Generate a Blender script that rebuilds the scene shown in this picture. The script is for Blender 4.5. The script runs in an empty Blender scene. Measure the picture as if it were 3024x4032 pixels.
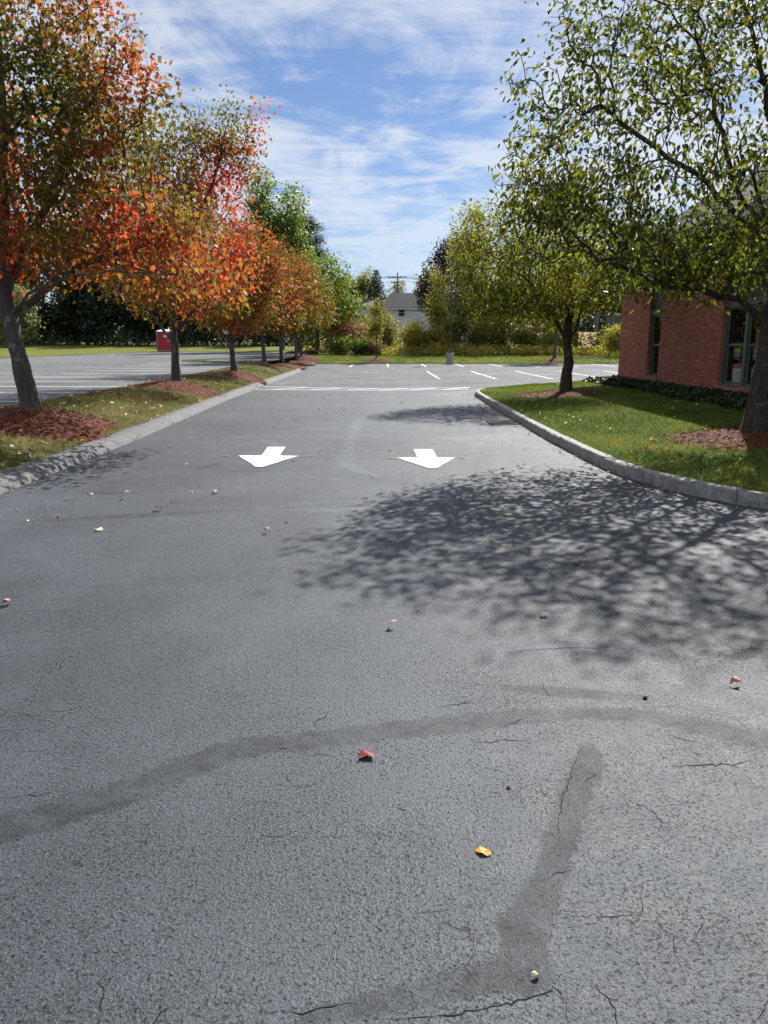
import bpy, bmesh, math, random
import numpy as np
from mathutils import Vector, Matrix, Euler

# ------------------------------------------------------------------ camera, sky, sun, exposure
S = bpy.context.scene
COL = S.collection
R = math.radians
SUN_EL, SUN_AZ = R(42.5), R(25.5)          # azimuth measured from +Y towards +X

cam_d = bpy.data.cameras.new("camera")
cam = bpy.data.objects.new("camera", cam_d)
COL.objects.link(cam)
cam.location = (0, 0, 1.6)
cam.rotation_euler = (R(90 - 12.24), 0, 0)
cam_d.sensor_fit = 'VERTICAL'
cam_d.sensor_height = 36.0
cam_d.lens = 27.04
cam_d.clip_start = 0.05
cam_d.clip_end = 6000
S.camera = cam

W = bpy.data.worlds.new("World")
S.world = W
W.use_nodes = True
SKY_STRENGTH = 0.05
def build_world():
    nt = W.node_tree
    nt.nodes.clear()
    N = nt.nodes.new
    L = nt.links.new
    out = N('ShaderNodeOutputWorld'); bg = N('ShaderNodeBackground')
    bg.inputs['Strength'].default_value = SKY_STRENGTH
    sky = N('ShaderNodeTexSky'); sky.sky_type = 'NISHITA'
    sky.sun_disc = False
    sky.sun_elevation = SUN_EL; sky.sun_rotation = SUN_AZ
    sky.air_density = 1.0; sky.dust_density = 0.25; sky.ozone_density = 2.0
    tc = N('ShaderNodeTexCoord')
    sep = N('ShaderNodeSeparateXYZ'); L(tc.outputs['Generated'], sep.inputs[0])
    zc = N('ShaderNodeMath'); zc.operation = 'MAXIMUM'; zc.inputs[1].default_value = 0.0
    L(sep.outputs['Z'], zc.inputs[0])
    za = N('ShaderNodeMath'); za.operation = 'ADD'; za.inputs[1].default_value = 0.10
    L(zc.outputs[0], za.inputs[0])
    dx = N('ShaderNodeMath'); dx.operation = 'DIVIDE'
    dy = N('ShaderNodeMath'); dy.operation = 'DIVIDE'
    L(sep.outputs['X'], dx.inputs[0]); L(za.outputs[0], dx.inputs[1])
    L(sep.outputs['Y'], dy.inputs[0]); L(za.outputs[0], dy.inputs[1])
    comb = N('ShaderNodeCombineXYZ'); L(dx.outputs[0], comb.inputs['X']); L(dy.outputs[0], comb.inputs['Y'])
    # cirrus sheet: wide soft coverage, combed fibres, thin veil
    def noise(scale, detail, rough, dist, mp_scale, rot, loc):
        m = N('ShaderNodeMapping'); L(comb.outputs[0], m.inputs['Vector'])
        m.inputs['Scale'].default_value = mp_scale
        m.inputs['Rotation'].default_value = (0, 0, rot)
        m.inputs['Location'].default_value = loc
        n = N('ShaderNodeTexNoise'); L(m.outputs[0], n.inputs['Vector'])
        n.inputs['Scale'].default_value = scale; n.inputs['Detail'].default_value = detail
        n.inputs['Roughness'].default_value = rough; n.inputs['Distortion'].default_value = dist
        return n.outputs['Fac']
    cov = noise(0.75, 3.0, 0.5, 0.4, (1.0, 1.0, 1), R(20), (3.1, 7.4, 0))
    fib = noise(1.35, 10.0, 0.60, 1.8, (1.3, 0.9, 1), R(-35), (1.7, 2.2, 0))
    wisp = noise(3.2, 8.0, 0.62, 1.6, (0.45, 1.3, 1), R(12), (8.3, 0.4, 0))
    # the clear gap among the clouds ahead (a place in the sky, by direction)
    gap = N('ShaderNodeVectorMath'); gap.operation = 'DISTANCE'
    gap.inputs[1].default_value = (-0.08, 2.45, 0)
    L(comb.outputs[0], gap.inputs[0])
    gr = N('ShaderNodeMapRange'); gr.inputs['From Min'].default_value = 0.05; gr.inputs['From Max'].default_value = 0.75
    gr.inputs['To Min'].default_value = -0.10; gr.inputs['To Max'].default_value = 0.10
    gr.interpolation_type = 'SMOOTHSTEP'
    L(gap.outputs['Value'], gr.inputs['Value'])
    def mad(a, k, b):
        n = N('ShaderNodeMath'); n.operation = 'MULTIPLY_ADD'
        L(a, n.inputs[0]); n.inputs[1].default_value = k
        if isinstance(b, float): n.inputs[2].default_value = b
        else: L(b, n.inputs[2])
        return n.outputs[0]
    s = mad(cov, 0.50, gr.outputs[0])
    s = mad(fib, 0.90, s)
    s = mad(wisp, 0.60, s)
    mr = N('ShaderNodeMapRange'); mr.interpolation_type = 'SMOOTHSTEP'
    mr.inputs['From Min'].default_value = 0.81; mr.inputs['From Max'].default_value = 1.17
    mr.inputs['To Min'].default_value = 0.05; mr.inputs['To Max'].default_value = 0.86
    L(s, mr.inputs['Value'])
    mix = N('ShaderNodeMix'); mix.data_type = 'RGBA'
    # the sheet thins out towards the horizon
    hz = N('ShaderNodeMapRange'); hz.interpolation_type = 'SMOOTHSTEP'
    hz.inputs['From Min'].default_value = 0.02; hz.inputs['From Max'].default_value = 0.20
    hz.inputs['To Min'].default_value = 0.35; hz.inputs['To Max'].default_value = 1.0
    L(sep.outputs['Z'], hz.inputs['Value'])
    mh = N('ShaderNodeMath'); mh.operation = 'MULTIPLY'; L(mr.outputs[0], mh.inputs[0]); L(hz.outputs[0], mh.inputs[1])
    L(mh.outputs[0], mix.inputs['Factor'])
    tint = N('ShaderNodeMix'); tint.data_type = 'RGBA'; tint.blend_type = 'MULTIPLY'
    tint.inputs['Factor'].default_value = 1.0
    L(sky.outputs[0], tint.inputs['A']); tint.inputs['B'].default_value = (0.78, 0.92, 1.16, 1)
    L(tint.outputs['Result'], mix.inputs['A'])
    # clouds take their brightness from the sky behind them plus their own white
    cl = N('ShaderNodeMix'); cl.data_type = 'RGBA'; cl.blend_type = 'ADD'; cl.inputs['Factor'].default_value = 1.0
    half = N('ShaderNodeMix'); half.data_type = 'RGBA'; half.blend_type = 'MULTIPLY'; half.inputs['Factor'].default_value = 1.0
    L(sky.outputs[0], half.inputs['A']); half.inputs['B'].default_value = (0.35, 0.34, 0.33, 1)
    L(half.outputs['Result'], cl.inputs['A']); cl.inputs['B'].default_value = (7.6, 7.8, 8.3, 1)
    L(cl.outputs['Result'], mix.inputs['B'])
    L(mix.outputs['Result'], bg.inputs['Color'])
    L(bg.outputs[0], out.inputs[0])
build_world()

sun_d = bpy.data.lights.new("sun", 'SUN')
sun_d.energy = 5.0
sun_d.angle = R(0.53)
sun_d.color = (1.0, 0.972, 0.925)
sun = bpy.data.objects.new("sun", sun_d)
COL.objects.link(sun)
SDIR = Vector((math.sin(SUN_AZ) * math.cos(SUN_EL), math.cos(SUN_AZ) * math.cos(SUN_EL), math.sin(SUN_EL)))
sun.rotation_euler = (-SDIR).to_track_quat('-Z', 'Y').to_euler()
sun.location = (20, 40, 35)

S.view_settings.view_transform = 'Standard'
S.view_settings.look = 'None'
S.view_settings.exposure = 0.75
S.view_settings.gamma = 1.0
S.view_settings.use_curve_mapping = False
S.render.engine = 'CYCLES'
S.cycles.use_denoising = True
S.cycles.use_adaptive_sampling = True
S.cycles.adaptive_threshold = 0.025
S.cycles.adaptive_min_samples = 8
S.cycles.max_bounces = 6
S.cycles.diffuse_bounces = 4
S.cycles.glossy_bounces = 2
S.cycles.transmission_bounces = 3
S.cycles.transparent_max_bounces = 8
S.cycles.sample_clamp_indirect = 6.0

# ------------------------------------------------------------------ helpers
def tag(o, label=None, cat=None, group=None, kind=None):
    if label: o['label'] = label
    if cat: o['category'] = cat
    if group: o['group'] = group
    if kind: o['kind'] = kind
    return o

def empty(name, loc=(0, 0, 0), rz=0.0):
    o = bpy.data.objects.new(name, None)
    COL.objects.link(o)
    o.location = loc
    o.rotation_euler = (0, 0, rz)
    o.empty_display_size = 0.2
    return o

def link(name, me, parent=None, loc=None):
    o = bpy.data.objects.new(name, me)
    COL.objects.link(o)
    if parent: o.parent = parent
    if loc is not None: o.location = loc
    return o

def mesh_np(name, V, F, mat=None, smooth=False, attrs=None):
    """V (n,3) array; F list of faces or an (m,k) int array"""
    me = bpy.data.meshes.new(name)
    V = np.asarray(V, dtype=np.float32).reshape(-1, 3)
    if isinstance(F, np.ndarray):
        m, k = F.shape
        me.vertices.add(len(V)); me.vertices.foreach_set('co', V.ravel())
        me.loops.add(m * k); me.loops.foreach_set('vertex_index', F.astype(np.int32).ravel())
        me.polygons.add(m)
        me.polygons.foreach_set('loop_start', np.arange(0, m * k, k, dtype=np.int32))
        try: me.polygons.foreach_set('loop_total', np.full(m, k, dtype=np.int32))
        except Exception: pass
        me.update(calc_edges=True)
        me.validate()
    else:
        me.from_pydata(V.tolist(), [], F)
        me.update()
    if attrs:
        for nme, arr in attrs.items():
            a = me.attributes.new(nme, 'FLOAT', 'POINT')
            a.data.foreach_set('value', np.asarray(arr, dtype=np.float32))
    if mat: me.materials.append(mat)
    if smooth: me.polygons.foreach_set('use_smooth', np.ones(len(me.polygons), dtype=bool))
    return me

class MB:
    """collects boxes, tubes and polygons into one mesh"""
    def __init__(s): s.v = []; s.f = []
    def add(s, vs, fs):
        o = len(s.v); s.v += [tuple(v) for v in vs]; s.f += [tuple(i + o for i in f) for f in fs]
    def box(s, x0, x1, y0, y1, z0, z1):
        s.add([(x0,y0,z0),(x1,y0,z0),(x1,y1,z0),(x0,y1,z0),(x0,y0,z1),(x1,y0,z1),(x1,y1,z1),(x0,y1,z1)],
              [(0,3,2,1),(4,5,6,7),(0,1,5,4),(1,2,6,5),(2,3,7,6),(3,0,4,7)])
    def tube(s, pts, rad, n=10, cap=True):
        pts = [Vector(p) for p in pts]
        rads = rad if isinstance(rad, (list, tuple)) else [rad] * len(pts)
        o = len(s.v)
        for i, p in enumerate(pts):
            t = (pts[min(i + 1, len(pts) - 1)] - pts[max(i - 1, 0)]).normalized()
            ref = Vector((1, 0, 0)) if abs(t.x) < 0.8 else Vector((0, 1, 0))
            a = t.cross(ref).normalized(); b = t.cross(a)
            for k in range(n):
                q = 2 * math.pi * k / n
                s.v.append(tuple(p + (a * math.cos(q) + b * math.sin(q)) * rads[i]))
        for i in range(len(pts) - 1):
            for k in range(n):
                k2 = (k + 1) % n
                s.f.append((o + i*n + k, o + i*n + k2, o + (i+1)*n + k2, o + (i+1)*n + k))
        if cap:
            s.f.append(tuple(o + k for k in range(n))[::-1])
            s.f.append(tuple(o + (len(pts)-1)*n + k for k in range(n)))
    def prism(s, poly, z0, z1):
        n = len(poly)
        s.add([(x, y, z0) for x, y in poly] + [(x, y, z1) for x, y in poly],
              [tuple(range(n))[::-1], tuple(range(n, 2*n))] + [(k, (k+1) % n, n + (k+1) % n, n + k) for k in range(n)])
    def build(s, name, mat, parent=None, loc=None, smooth=False, bevel=0.0):
        me = bpy.data.meshes.new(name)
        me.from_pydata(s.v, [], s.f)
        bm = bmesh.new(); bm.from_mesh(me)
        bmesh.ops.recalc_face_normals(bm, faces=bm.faces)
        if bevel > 0:
            bmesh.ops.bevel(bm, geom=list(bm.edges), offset=bevel, segments=2, affect='EDGES', profile=0.6)
        bm.to_mesh(me); bm.free()
        if mat: me.materials.append(mat)
        if smooth:
            for p in me.polygons: p.use_smooth = True
        return link(name, me, parent, loc)

def rngf(seed): return np.random.default_rng(seed)

# value noise for geometry
_ng = rngf(5).random((64, 64, 64)).astype(np.float32)
def vnoise(P, f=1.0, seed=0):
    P = np.asarray(P, dtype=np.float64) * f + seed * 17.31 + 1000.0
    i = np.floor(P).astype(int); t = P - i; t = t * t * (3 - 2 * t)
    def g(dx, dy, dz): return _ng[(i[..., 0] + dx) % 64, (i[..., 1] + dy) % 64, (i[..., 2] + dz) % 64]
    x, y, z = t[..., 0], t[..., 1], t[..., 2]
    a = g(0,0,0)*(1-x)+g(1,0,0)*x; b = g(0,1,0)*(1-x)+g(1,1,0)*x
    c = g(0,0,1)*(1-x)+g(1,0,1)*x; d = g(0,1,1)*(1-x)+g(1,1,1)*x
    return (a*(1-y)+b*y)*(1-z) + (c*(1-y)+d*y)*z
def vnoise2(x, y, f=1.0, seed=0):
    return vnoise(np.stack([x, y, np.zeros_like(x)], -1), f, seed)
def fbm2(x, y, f=1.0, seed=0, o=4):
    r = 0; a = 0.5
    for k in range(o):
        r = r + a * vnoise2(x, y, f * 2**k, seed + k); a *= 0.5
    return r / (1 - 0.5**o)
def smooth(e0, e1, x):
    t = np.clip((x - e0) / (e1 - e0), 0, 1); return t * t * (3 - 2 * t)

# ------------------------------------------------------------------ materials
def new_mat(name):
    m = bpy.data.materials.new(name); m.use_nodes = True
    nt = m.node_tree; nt.nodes.clear()
    out = nt.nodes.new('ShaderNodeOutputMaterial')
    return m, nt, nt.nodes.new, nt.links.new, out

def ramp_node(N, stops, interp='LINEAR'):
    r = N('ShaderNodeValToRGB'); r.color_ramp.interpolation = interp
    e = r.color_ramp.elements
    while len(e) < len(stops): e.new(0.5)
    for k, (p, c) in enumerate(stops):
        e[k].position = p; e[k].color = (c[0], c[1], c[2], 1)
    return r

def simple(name, col, rough=0.7, spec=0.5, metal=0.0, var=0.25, scale=6.0, bump=0.0, bscale=40.0, detail=5.0):
    """a plain surface with uneven colour and fine relief"""
    m, nt, N, L, out = new_mat(name)
    p = N('ShaderNodeBsdfPrincipled'); L(p.outputs[0], out.inputs[0])
    p.inputs['Roughness'].default_value = rough
    p.inputs['Specular IOR Level'].default_value = spec
    p.inputs['Metallic'].default_value = metal
    tc = N('ShaderNodeTexCoord')
    n = N('ShaderNodeTexNoise'); n.inputs['Scale'].default_value = scale; n.inputs['Detail'].default_value = detail
    n.inputs['Roughness'].default_value = 0.65
    L(tc.outputs['Object'], n.inputs['Vector'])
    a = tuple(max(0, c * (1 - var)) for c in col); b = tuple(min(1, c * (1 + var)) for c in col)
    r = ramp_node(N, [(0.25, a), (0.75, b)]); L(n.outputs['Fac'], r.inputs[0])
    L(r.outputs[0], p.inputs['Base Color'])
    if bump > 0:
        n2 = N('ShaderNodeTexNoise'); n2.inputs['Scale'].default_value = bscale; n2.inputs['Detail'].default_value = 6
        L(tc.outputs['Object'], n2.inputs['Vector'])
        b_ = N('ShaderNodeBump'); b_.inputs['Strength'].default_value = 0.8; b_.inputs['Distance'].default_value = bump
        L(n2.outputs['Fac'], b_.inputs['Height']); L(b_.outputs[0], p.inputs['Normal'])
    return m

def leaf_mat(name, stops, transl=0.5, rough=0.42, spec=0.5, tboost=1.5, vary=0.35):
    m, nt, N, L, out = new_mat(name)
    at = N('ShaderNodeAttribute'); at.attribute_name = 'tone'
    ar = N('ShaderNodeAttribute'); ar.attribute_name = 'rnd'
    r = ramp_node(N, stops); L(at.outputs['Fac'], r.inputs[0])
    hv = N('ShaderNodeHueSaturation'); L(r.outputs[0], hv.inputs['Color'])
    mr = N('ShaderNodeMapRange'); mr.inputs['To Min'].default_value = 1 - vary; mr.inputs['To Max'].default_value = 1 + vary
    L(ar.outputs['Fac'], mr.inputs['Value']); L(mr.outputs[0], hv.inputs['Value'])
    p = N('ShaderNodeBsdfPrincipled'); p.inputs['Roughness'].default_value = rough
    p.inputs['Specular IOR Level'].default_value = spec
    L(hv.outputs[0], p.inputs['Base Color'])
    t = N('ShaderNodeBsdfTranslucent')
    tb = N('ShaderNodeMix'); tb.data_type = 'RGBA'; tb.blend_type = 'MULTIPLY'; tb.inputs['Factor'].default_value = 1
    L(hv.outputs[0], tb.inputs['A']); tb.inputs['B'].default_value = (tboost, tboost, tboost * 0.6, 1)
    L(tb.outputs['Result'], t.inputs['Color'])
    mx = N('ShaderNodeMixShader'); mx.inputs[0].default_value = transl
    L(p.outputs[0], mx.inputs[1]); L(t.outputs[0], mx.inputs[2]); L(mx.outputs[0], out.inputs[0])
    return m

def bark_mat(name, c1, c2, lichen=None, scale=6.0, bump=0.02):
    m, nt, N, L, out = new_mat(name)
    p = N('ShaderNodeBsdfPrincipled'); p.inputs['Roughness'].default_value = 0.85
    p.inputs['Specular IOR Level'].default_value = 0.25
    L(p.outputs[0], out.inputs[0])
    tc = N('ShaderNodeTexCoord')
    mp = N('ShaderNodeMapping'); mp.inputs['Scale'].default_value = (scale, scale, scale * 0.28)
    L(tc.outputs['Object'], mp.inputs['Vector'])
    n = N('ShaderNodeTexNoise'); n.inputs['Scale'].default_value = 3.0; n.inputs['Detail'].default_value = 7
    n.inputs['Roughness'].default_value = 0.7; n.inputs['Distortion'].default_value = 0.6
    L(mp.outputs[0], n.inputs['Vector'])
    r = ramp_node(N, [(0.3, c1), (0.72, c2)]); L(n.outputs['Fac'], r.inputs[0])
    col = r.outputs[0]
    if lichen:
        n3 = N('ShaderNodeTexNoise'); n3.inputs['Scale'].default_value = 5.0; n3.inputs['Detail'].default_value = 4
        L(tc.outputs['Object'], n3.inputs['Vector'])
        r3 = ramp_node(N, [(0.58, (0, 0, 0)), (0.66, (1, 1, 1))]); L(n3.outputs['Fac'], r3.inputs[0])
        mx = N('ShaderNodeMix'); mx.data_type = 'RGBA'; L(r3.outputs[0], mx.inputs['Factor'])
        L(col, mx.inputs['A']); mx.inputs['B'].default_value = (*lichen, 1); col = mx.outputs['Result']
    L(col, p.inputs['Base Color'])
    b = N('ShaderNodeBump'); b.inputs['Strength'].default_value = 1.0; b.inputs['Distance'].default_value = bump
    L(n.outputs['Fac'], b.inputs['Height']); L(b.outputs[0], p.inputs['Normal'])
    return m

def asphalt_mat(name, base=0.06, coarse=True, spec=0.26, rough=0.0, tint=(0.90, 1.0, 1.12)):
    m, nt, N, L, out = new_mat(name)
    p = N('ShaderNodeBsdfPrincipled'); L(p.outputs[0], out.inputs[0])
    p.inputs['Specular IOR Level'].default_value = spec
    geo = N('ShaderNodeNewGeometry')
    pos = geo.outputs['Position']
    def noise(sc, det, rough=0.6, dist=0.0):
        n = N('ShaderNodeTexNoise'); n.inputs['Scale'].default_value = sc; n.inputs['Detail'].default_value = det
        n.inputs['Roughness'].default_value = rough; n.inputs['Distortion'].default_value = dist
        L(pos, n.inputs['Vector']); return n.outputs['Fac']
    def math_(op, a, b=None, c=None):
        n = N('ShaderNodeMath'); n.operation = op
        for k, v in enumerate((a, b, c)):
            if v is None: continue
            if isinstance(v, (int, float)): n.inputs[k].default_value = v
            else: L(v, n.inputs[k])
        return n.outputs[0]
    def mrange(v, a, b, c, d, sm=True):
        n = N('ShaderNodeMapRange')
        if sm: n.interpolation_type = 'SMOOTHSTEP'
        L(v, n.inputs['Value'])
        for k, x in zip(('From Min', 'From Max', 'To Min', 'To Max'), (a, b, c, d)): n.inputs[k].default_value = x
        return n.outputs[0]
    blotch = noise(0.45, 3, 0.6, 0.5)
    mid = noise(6.0, 3, 0.65)
    grain = noise(130.0, 1, 0.6)
    lump = noise(85.0, 2, 0.6, 0.3)
    # sinuous crevices between the stones, coming and going in patches
    rd = N('ShaderNodeTexNoise'); rd.noise_type = 'RIDGED_MULTIFRACTAL'
    rd.inputs['Scale'].default_value = 52.0; rd.inputs['Detail'].default_value = 2.0; rd.inputs['Roughness'].default_value = 0.6
    rd.inputs['Lacunarity'].default_value = 2.1; rd.inputs['Offset'].default_value = 1.0; rd.inputs['Gain'].default_value = 1.5
    L(pos, rd.inputs['Vector'])
    patch = noise(1.7, 3, 0.65)
    clus = noise(33.0, 1, 0.5)
    cre = math_('ADD', rd.outputs['Fac'], math_('MULTIPLY', math_('SUBTRACT', patch, 0.5), 1.1))
    cre = math_('ADD', cre, math_('MULTIPLY', math_('SUBTRACT', clus, 0.5), 1.6))
    crease = math_('MULTIPLY', mrange(cre, 1.75, 2.35, 0.0, 1.0), 0.7)
    pn = noise(78.0, 2, 0.62, 0.5)
    thr = mrange(patch, 0.28, 0.75, 0.345, 0.445, False)
    pit = mrange(math_('SUBTRACT', thr, pn), -0.01, 0.055, 0.0, 1.0)
    pit = math_('MAXIMUM', pit, crease)
    # stones of different tone under the sealer
    vs = N('ShaderNodeTexVoronoi'); vs.inputs['Scale'].default_value = 105.0; L(pos, vs.inputs['Vector'])
    vsep = N('ShaderNodeSeparateColor'); L(vs.outputs['Color'], vsep.inputs[0])
    tone = mrange(vsep.outputs[0], 0.0, 1.0, 0.72, 1.28, False)
    # hairline map cracking in some places
    wv = N('ShaderNodeTexNoise'); wv.inputs['Scale'].default_value = 7.0; wv.inputs['Detail'].default_value = 3.0; L(pos, wv.inputs['Vector'])
    wa = N('ShaderNodeVectorMath'); wa.operation = 'MULTIPLY_ADD'; wa.inputs[1].default_value = (0.16, 0.16, 0.0)
    L(wv.outputs['Color'], wa.inputs[0]); L(pos, wa.inputs[2])
    ve = N('ShaderNodeTexVoronoi'); ve.feature = 'DISTANCE_TO_EDGE'; ve.inputs['Scale'].default_value = 6.0; L(wa.outputs[0], ve.inputs['Vector'])
    hair = mrange(ve.outputs['Distance'], 0.006, 0.022, 1.0, 0.0)
    where = mrange(math_('ADD', noise(0.8, 2, 0.5), math_('MULTIPLY', clus, 0.35)), 0.71, 0.85, 0.0, 0.8)
    pit = math_('MAXIMUM', pit, math_('MULTIPLY', hair, where))
    stone = lump; pit_n = grain
    sa = N('ShaderNodeAttribute'); sa.attribute_name = 'seal'
    pa = N('ShaderNodeAttribute'); pa.attribute_name = 'pale'
    rough_edge = math_('ADD', sa.outputs['Fac'], mrange(noise(14.0, 4, 0.75), 0.3, 0.7, -0.2, 0.2, False))
    sealm = mrange(rough_edge, 0.38, 0.60, 0.0, 1.0)
    palem = mrange(math_('ADD', pa.outputs['Fac'], mrange(noise(5.0, 2, 0.7), 0.3, 0.7, -0.3, 0.3, False)), 0.45, 0.7, 0.0, 1.0)
    # colour of the sealcoat: thin and worn against thick and black
    v = mrange(blotch, 0.3, 0.72, base * 0.70, base * 1.3, False)
    v = math_('MULTIPLY', v, mrange(mid, 0.25, 0.75, 0.88, 1.12, False))
    v = math_('MULTIPLY', v, mrange(grain, 0.3, 0.7, 0.82, 1.18, False))
    v = math_('MULTIPLY', v, tone)
    v = math_('MULTIPLY', v, math_('SUBTRACT', 1.0, math_('MULTIPLY', pit, 0.84)))
    v = math_('MULTIPLY', v, math_('SUBTRACT', 1.0, math_('MULTIPLY', math_('MULTIPLY', sealm, mrange(noise(5.5, 4, 0.75, 1.2), 0.34, 0.62, 0.22, 1.15, False)), 0.54)))
    v = math_('MULTIPLY', v, math_('ADD', 1.0, math_('MULTIPLY', palem, 0.45)))
    cc = N('ShaderNodeCombineColor')
    for k in range(3): L(math_('MULTIPLY', v, tint[k]), cc.inputs[k])
    L(cc.outputs[0], p.inputs['Base Color'])
    rg = math_('ADD', mrange(mid, 0.3, 0.7, 0.56 + rough, 0.68 + rough, False), math_('MULTIPLY', sealm, 0.08))
    L(rg, p.inputs['Roughness'])
    pit = math_('MULTIPLY', pit, math_('SUBTRACT', 1.0, math_('MULTIPLY', sealm, 0.75)))
    h = math_('MULTIPLY', stone, math_('SUBTRACT', 1.0, math_('MULTIPLY', sealm, 0.55)))
    h = math_('ADD', math_('MULTIPLY', h, 1.05), math_('MULTIPLY', pit_n, 0.7))
    h = math_('SUBTRACT', h, math_('MULTIPLY', pit, 0.8))
    b = N('ShaderNodeBump'); b.inputs['Strength'].default_value = 1.0
    b.inputs['Distance'].default_value = 0.0038 if coarse else 0.002
    L(h, b.inputs['Height']); L(b.outputs[0], p.inputs['Normal'])
    return m

def lawn_mat(name, c_dry, c_green, c_dark):
    m, nt, N, L, out = new_mat(name)
    p = N('ShaderNodeBsdfPrincipled'); p.inputs['Roughness'].default_value = 0.9
    p.inputs['Specular IOR Level'].default_value = 0.1
    L(p.outputs[0], out.inputs[0])
    geo = N('ShaderNodeNewGeometry')
    n = N('ShaderNodeTexNoise'); n.inputs['Scale'].default_value = 0.8; n.inputs['Detail'].default_value = 5
    n.inputs['Roughness'].default_value = 0.7
    L(geo.outputs['Position'], n.inputs['Vector'])
    r = ramp_node(N, [(0.3, c_dark), (0.48, c_green), (0.66, c_dry)]); L(n.outputs['Fac'], r.inputs[0])
    n2 = N('ShaderNodeTexNoise'); n2.inputs['Scale'].default_value = 26; n2.inputs['Detail'].default_value = 5
    L(geo.outputs['Position'], n2.inputs['Vector'])
    r2 = ramp_node(N, [(0.3, (0.45, 0.45, 0.45)), (0.7, (1.3, 1.3, 1.3))]); L(n2.outputs['Fac'], r2.inputs[0])
    mx = N('ShaderNodeMix'); mx.data_type = 'RGBA'; mx.blend_type = 'MULTIPLY'; mx.inputs['Factor'].default_value = 1
    L(r.outputs[0], mx.inputs['A']); L(r2.outputs[0], mx.inputs['B']); L(mx.outputs['Result'], p.inputs['Base Color'])
    b = N('ShaderNodeBump'); b.inputs['Strength'].default_value = 1; b.inputs['Distance'].default_value = 0.03
    L(n2.outputs['Fac'], b.inputs['Height']); L(b.outputs[0], p.inputs['Normal'])
    return m

M = {}
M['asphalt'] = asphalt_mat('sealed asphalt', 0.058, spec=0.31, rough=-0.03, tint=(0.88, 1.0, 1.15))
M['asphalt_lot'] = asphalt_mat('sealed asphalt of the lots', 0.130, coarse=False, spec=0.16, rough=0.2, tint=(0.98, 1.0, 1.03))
M['berm'] = simple('worn asphalt berm', (0.098, 0.098, 0.100), rough=0.8, var=0.3, scale=3.0, bump=0.01, bscale=60)
M['crack'] = simple('crack void', (0.012, 0.012, 0.013), rough=0.95, spec=0.1)
def paint_mat():
    m = simple('white road paint', (0.64, 0.64, 0.62), rough=0.7, var=0.12, scale=5, bump=0.003, bscale=120)
    nt = m.node_tree; N = nt.nodes.new; L = nt.links.new
    p = next(n for n in nt.nodes if n.type == 'BSDF_PRINCIPLED'); src = p.inputs['Base Color'].links[0].from_socket
    g = N('ShaderNodeNewGeometry'); a = N('ShaderNodeTexNoise'); a.inputs['Scale'].default_value = 70; a.inputs['Detail'].default_value = 4
    b = N('ShaderNodeTexNoise'); b.inputs['Scale'].default_value = 3.5; b.inputs['Detail'].default_value = 4
    L(g.outputs['Position'], a.inputs['Vector']); L(g.outputs['Position'], b.inputs['Vector'])
    ad = N('ShaderNodeMath'); ad.operation = 'ADD'; L(a.outputs['Fac'], ad.inputs[0]); L(b.outputs['Fac'], ad.inputs[1])
    r = ramp_node(N, [(0.60, (0, 0, 0)), (0.70, (1, 1, 1))])
    h = N('ShaderNodeMath'); h.operation = 'MULTIPLY'; h.inputs[1].default_value = 0.5; L(ad.outputs[0], h.inputs[0]); L(h.outputs[0], r.inputs[0])
    mx = N('ShaderNodeMix'); mx.data_type = 'RGBA'; L(r.outputs[0], mx.inputs['Factor']); L(src, mx.inputs['A']); mx.inputs['B'].default_value = (0.16, 0.16, 0.165, 1)
    L(mx.outputs['Result'], p.inputs['Base Color']); return m
M['paint'] = paint_mat()
M['paint_red'] = simple('faint red marking paint', (0.21, 0.10, 0.095), rough=0.7, var=0.4, scale=20)
M['granite'] = simple('granite kerb', (0.245, 0.235, 0.215), rough=0.8, var=0.55, scale=11, bump=0.006, bscale=55, detail=8)
M['iron'] = simple('cast iron', (0.03, 0.025, 0.022), rough=0.7, metal=0.3, bump=0.002)
M['void'] = simple('dark pit', (0.006, 0.006, 0.006), rough=1.0, spec=0.0)
M['soil'] = simple('soil', (0.05, 0.035, 0.02), rough=0.95, spec=0.1, bump=0.02, bscale=20)
M['lawn_r'] = lawn_mat('mown lawn', (0.105, 0.115, 0.025), (0.062, 0.098, 0.014), (0.035, 0.066, 0.010))
M['lawn_l'] = lawn_mat('dry lawn', (0.150, 0.125, 0.045), (0.085, 0.090, 0.026), (0.045, 0.06, 0.016))
M['lawn_far'] = lawn_mat('sunny lawn', (0.21, 0.185, 0.035), (0.135, 0.15, 0.025), (0.085, 0.12, 0.022))
M['lawn_verge'] = lawn_mat('green verge', (0.155, 0.160, 0.035), (0.092, 0.125, 0.022), (0.055, 0.085, 0.016))
M['lawn_gold'] = lawn_mat('straw lawn', (0.33, 0.21, 0.07), (0.28, 0.19, 0.06), (0.16, 0.16, 0.04))
M['meadow'] = lawn_mat('rough meadow', (0.12, 0.11, 0.03), (0.06, 0.075, 0.02), (0.03, 0.04, 0.012))
M['grass_r'] = leaf_mat('grass blades', [(0.0, (0.060, 0.100, 0.012)), (0.5, (0.120, 0.165, 0.022)), (0.85, (0.195, 0.205, 0.040)), (1.0, (0.30, 0.25, 0.11))], transl=0.35, rough=0.5, spec=0.35)
M['grass_l'] = leaf_mat('dry grass blades', [(0.0, (0.045, 0.070, 0.014)), (0.45, (0.105, 0.105, 0.032)), (0.8, (0.19, 0.16, 0.065)), (1.0, (0.29, 0.23, 0.12))], transl=0.3, rough=0.55, spec=0.3)
M['mulch'] = simple('red bark mulch', (0.110, 0.034, 0.016), rough=0.9, spec=0.2, var=0.65, scale=30, bump=0.03, bscale=45, detail=8)
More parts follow.
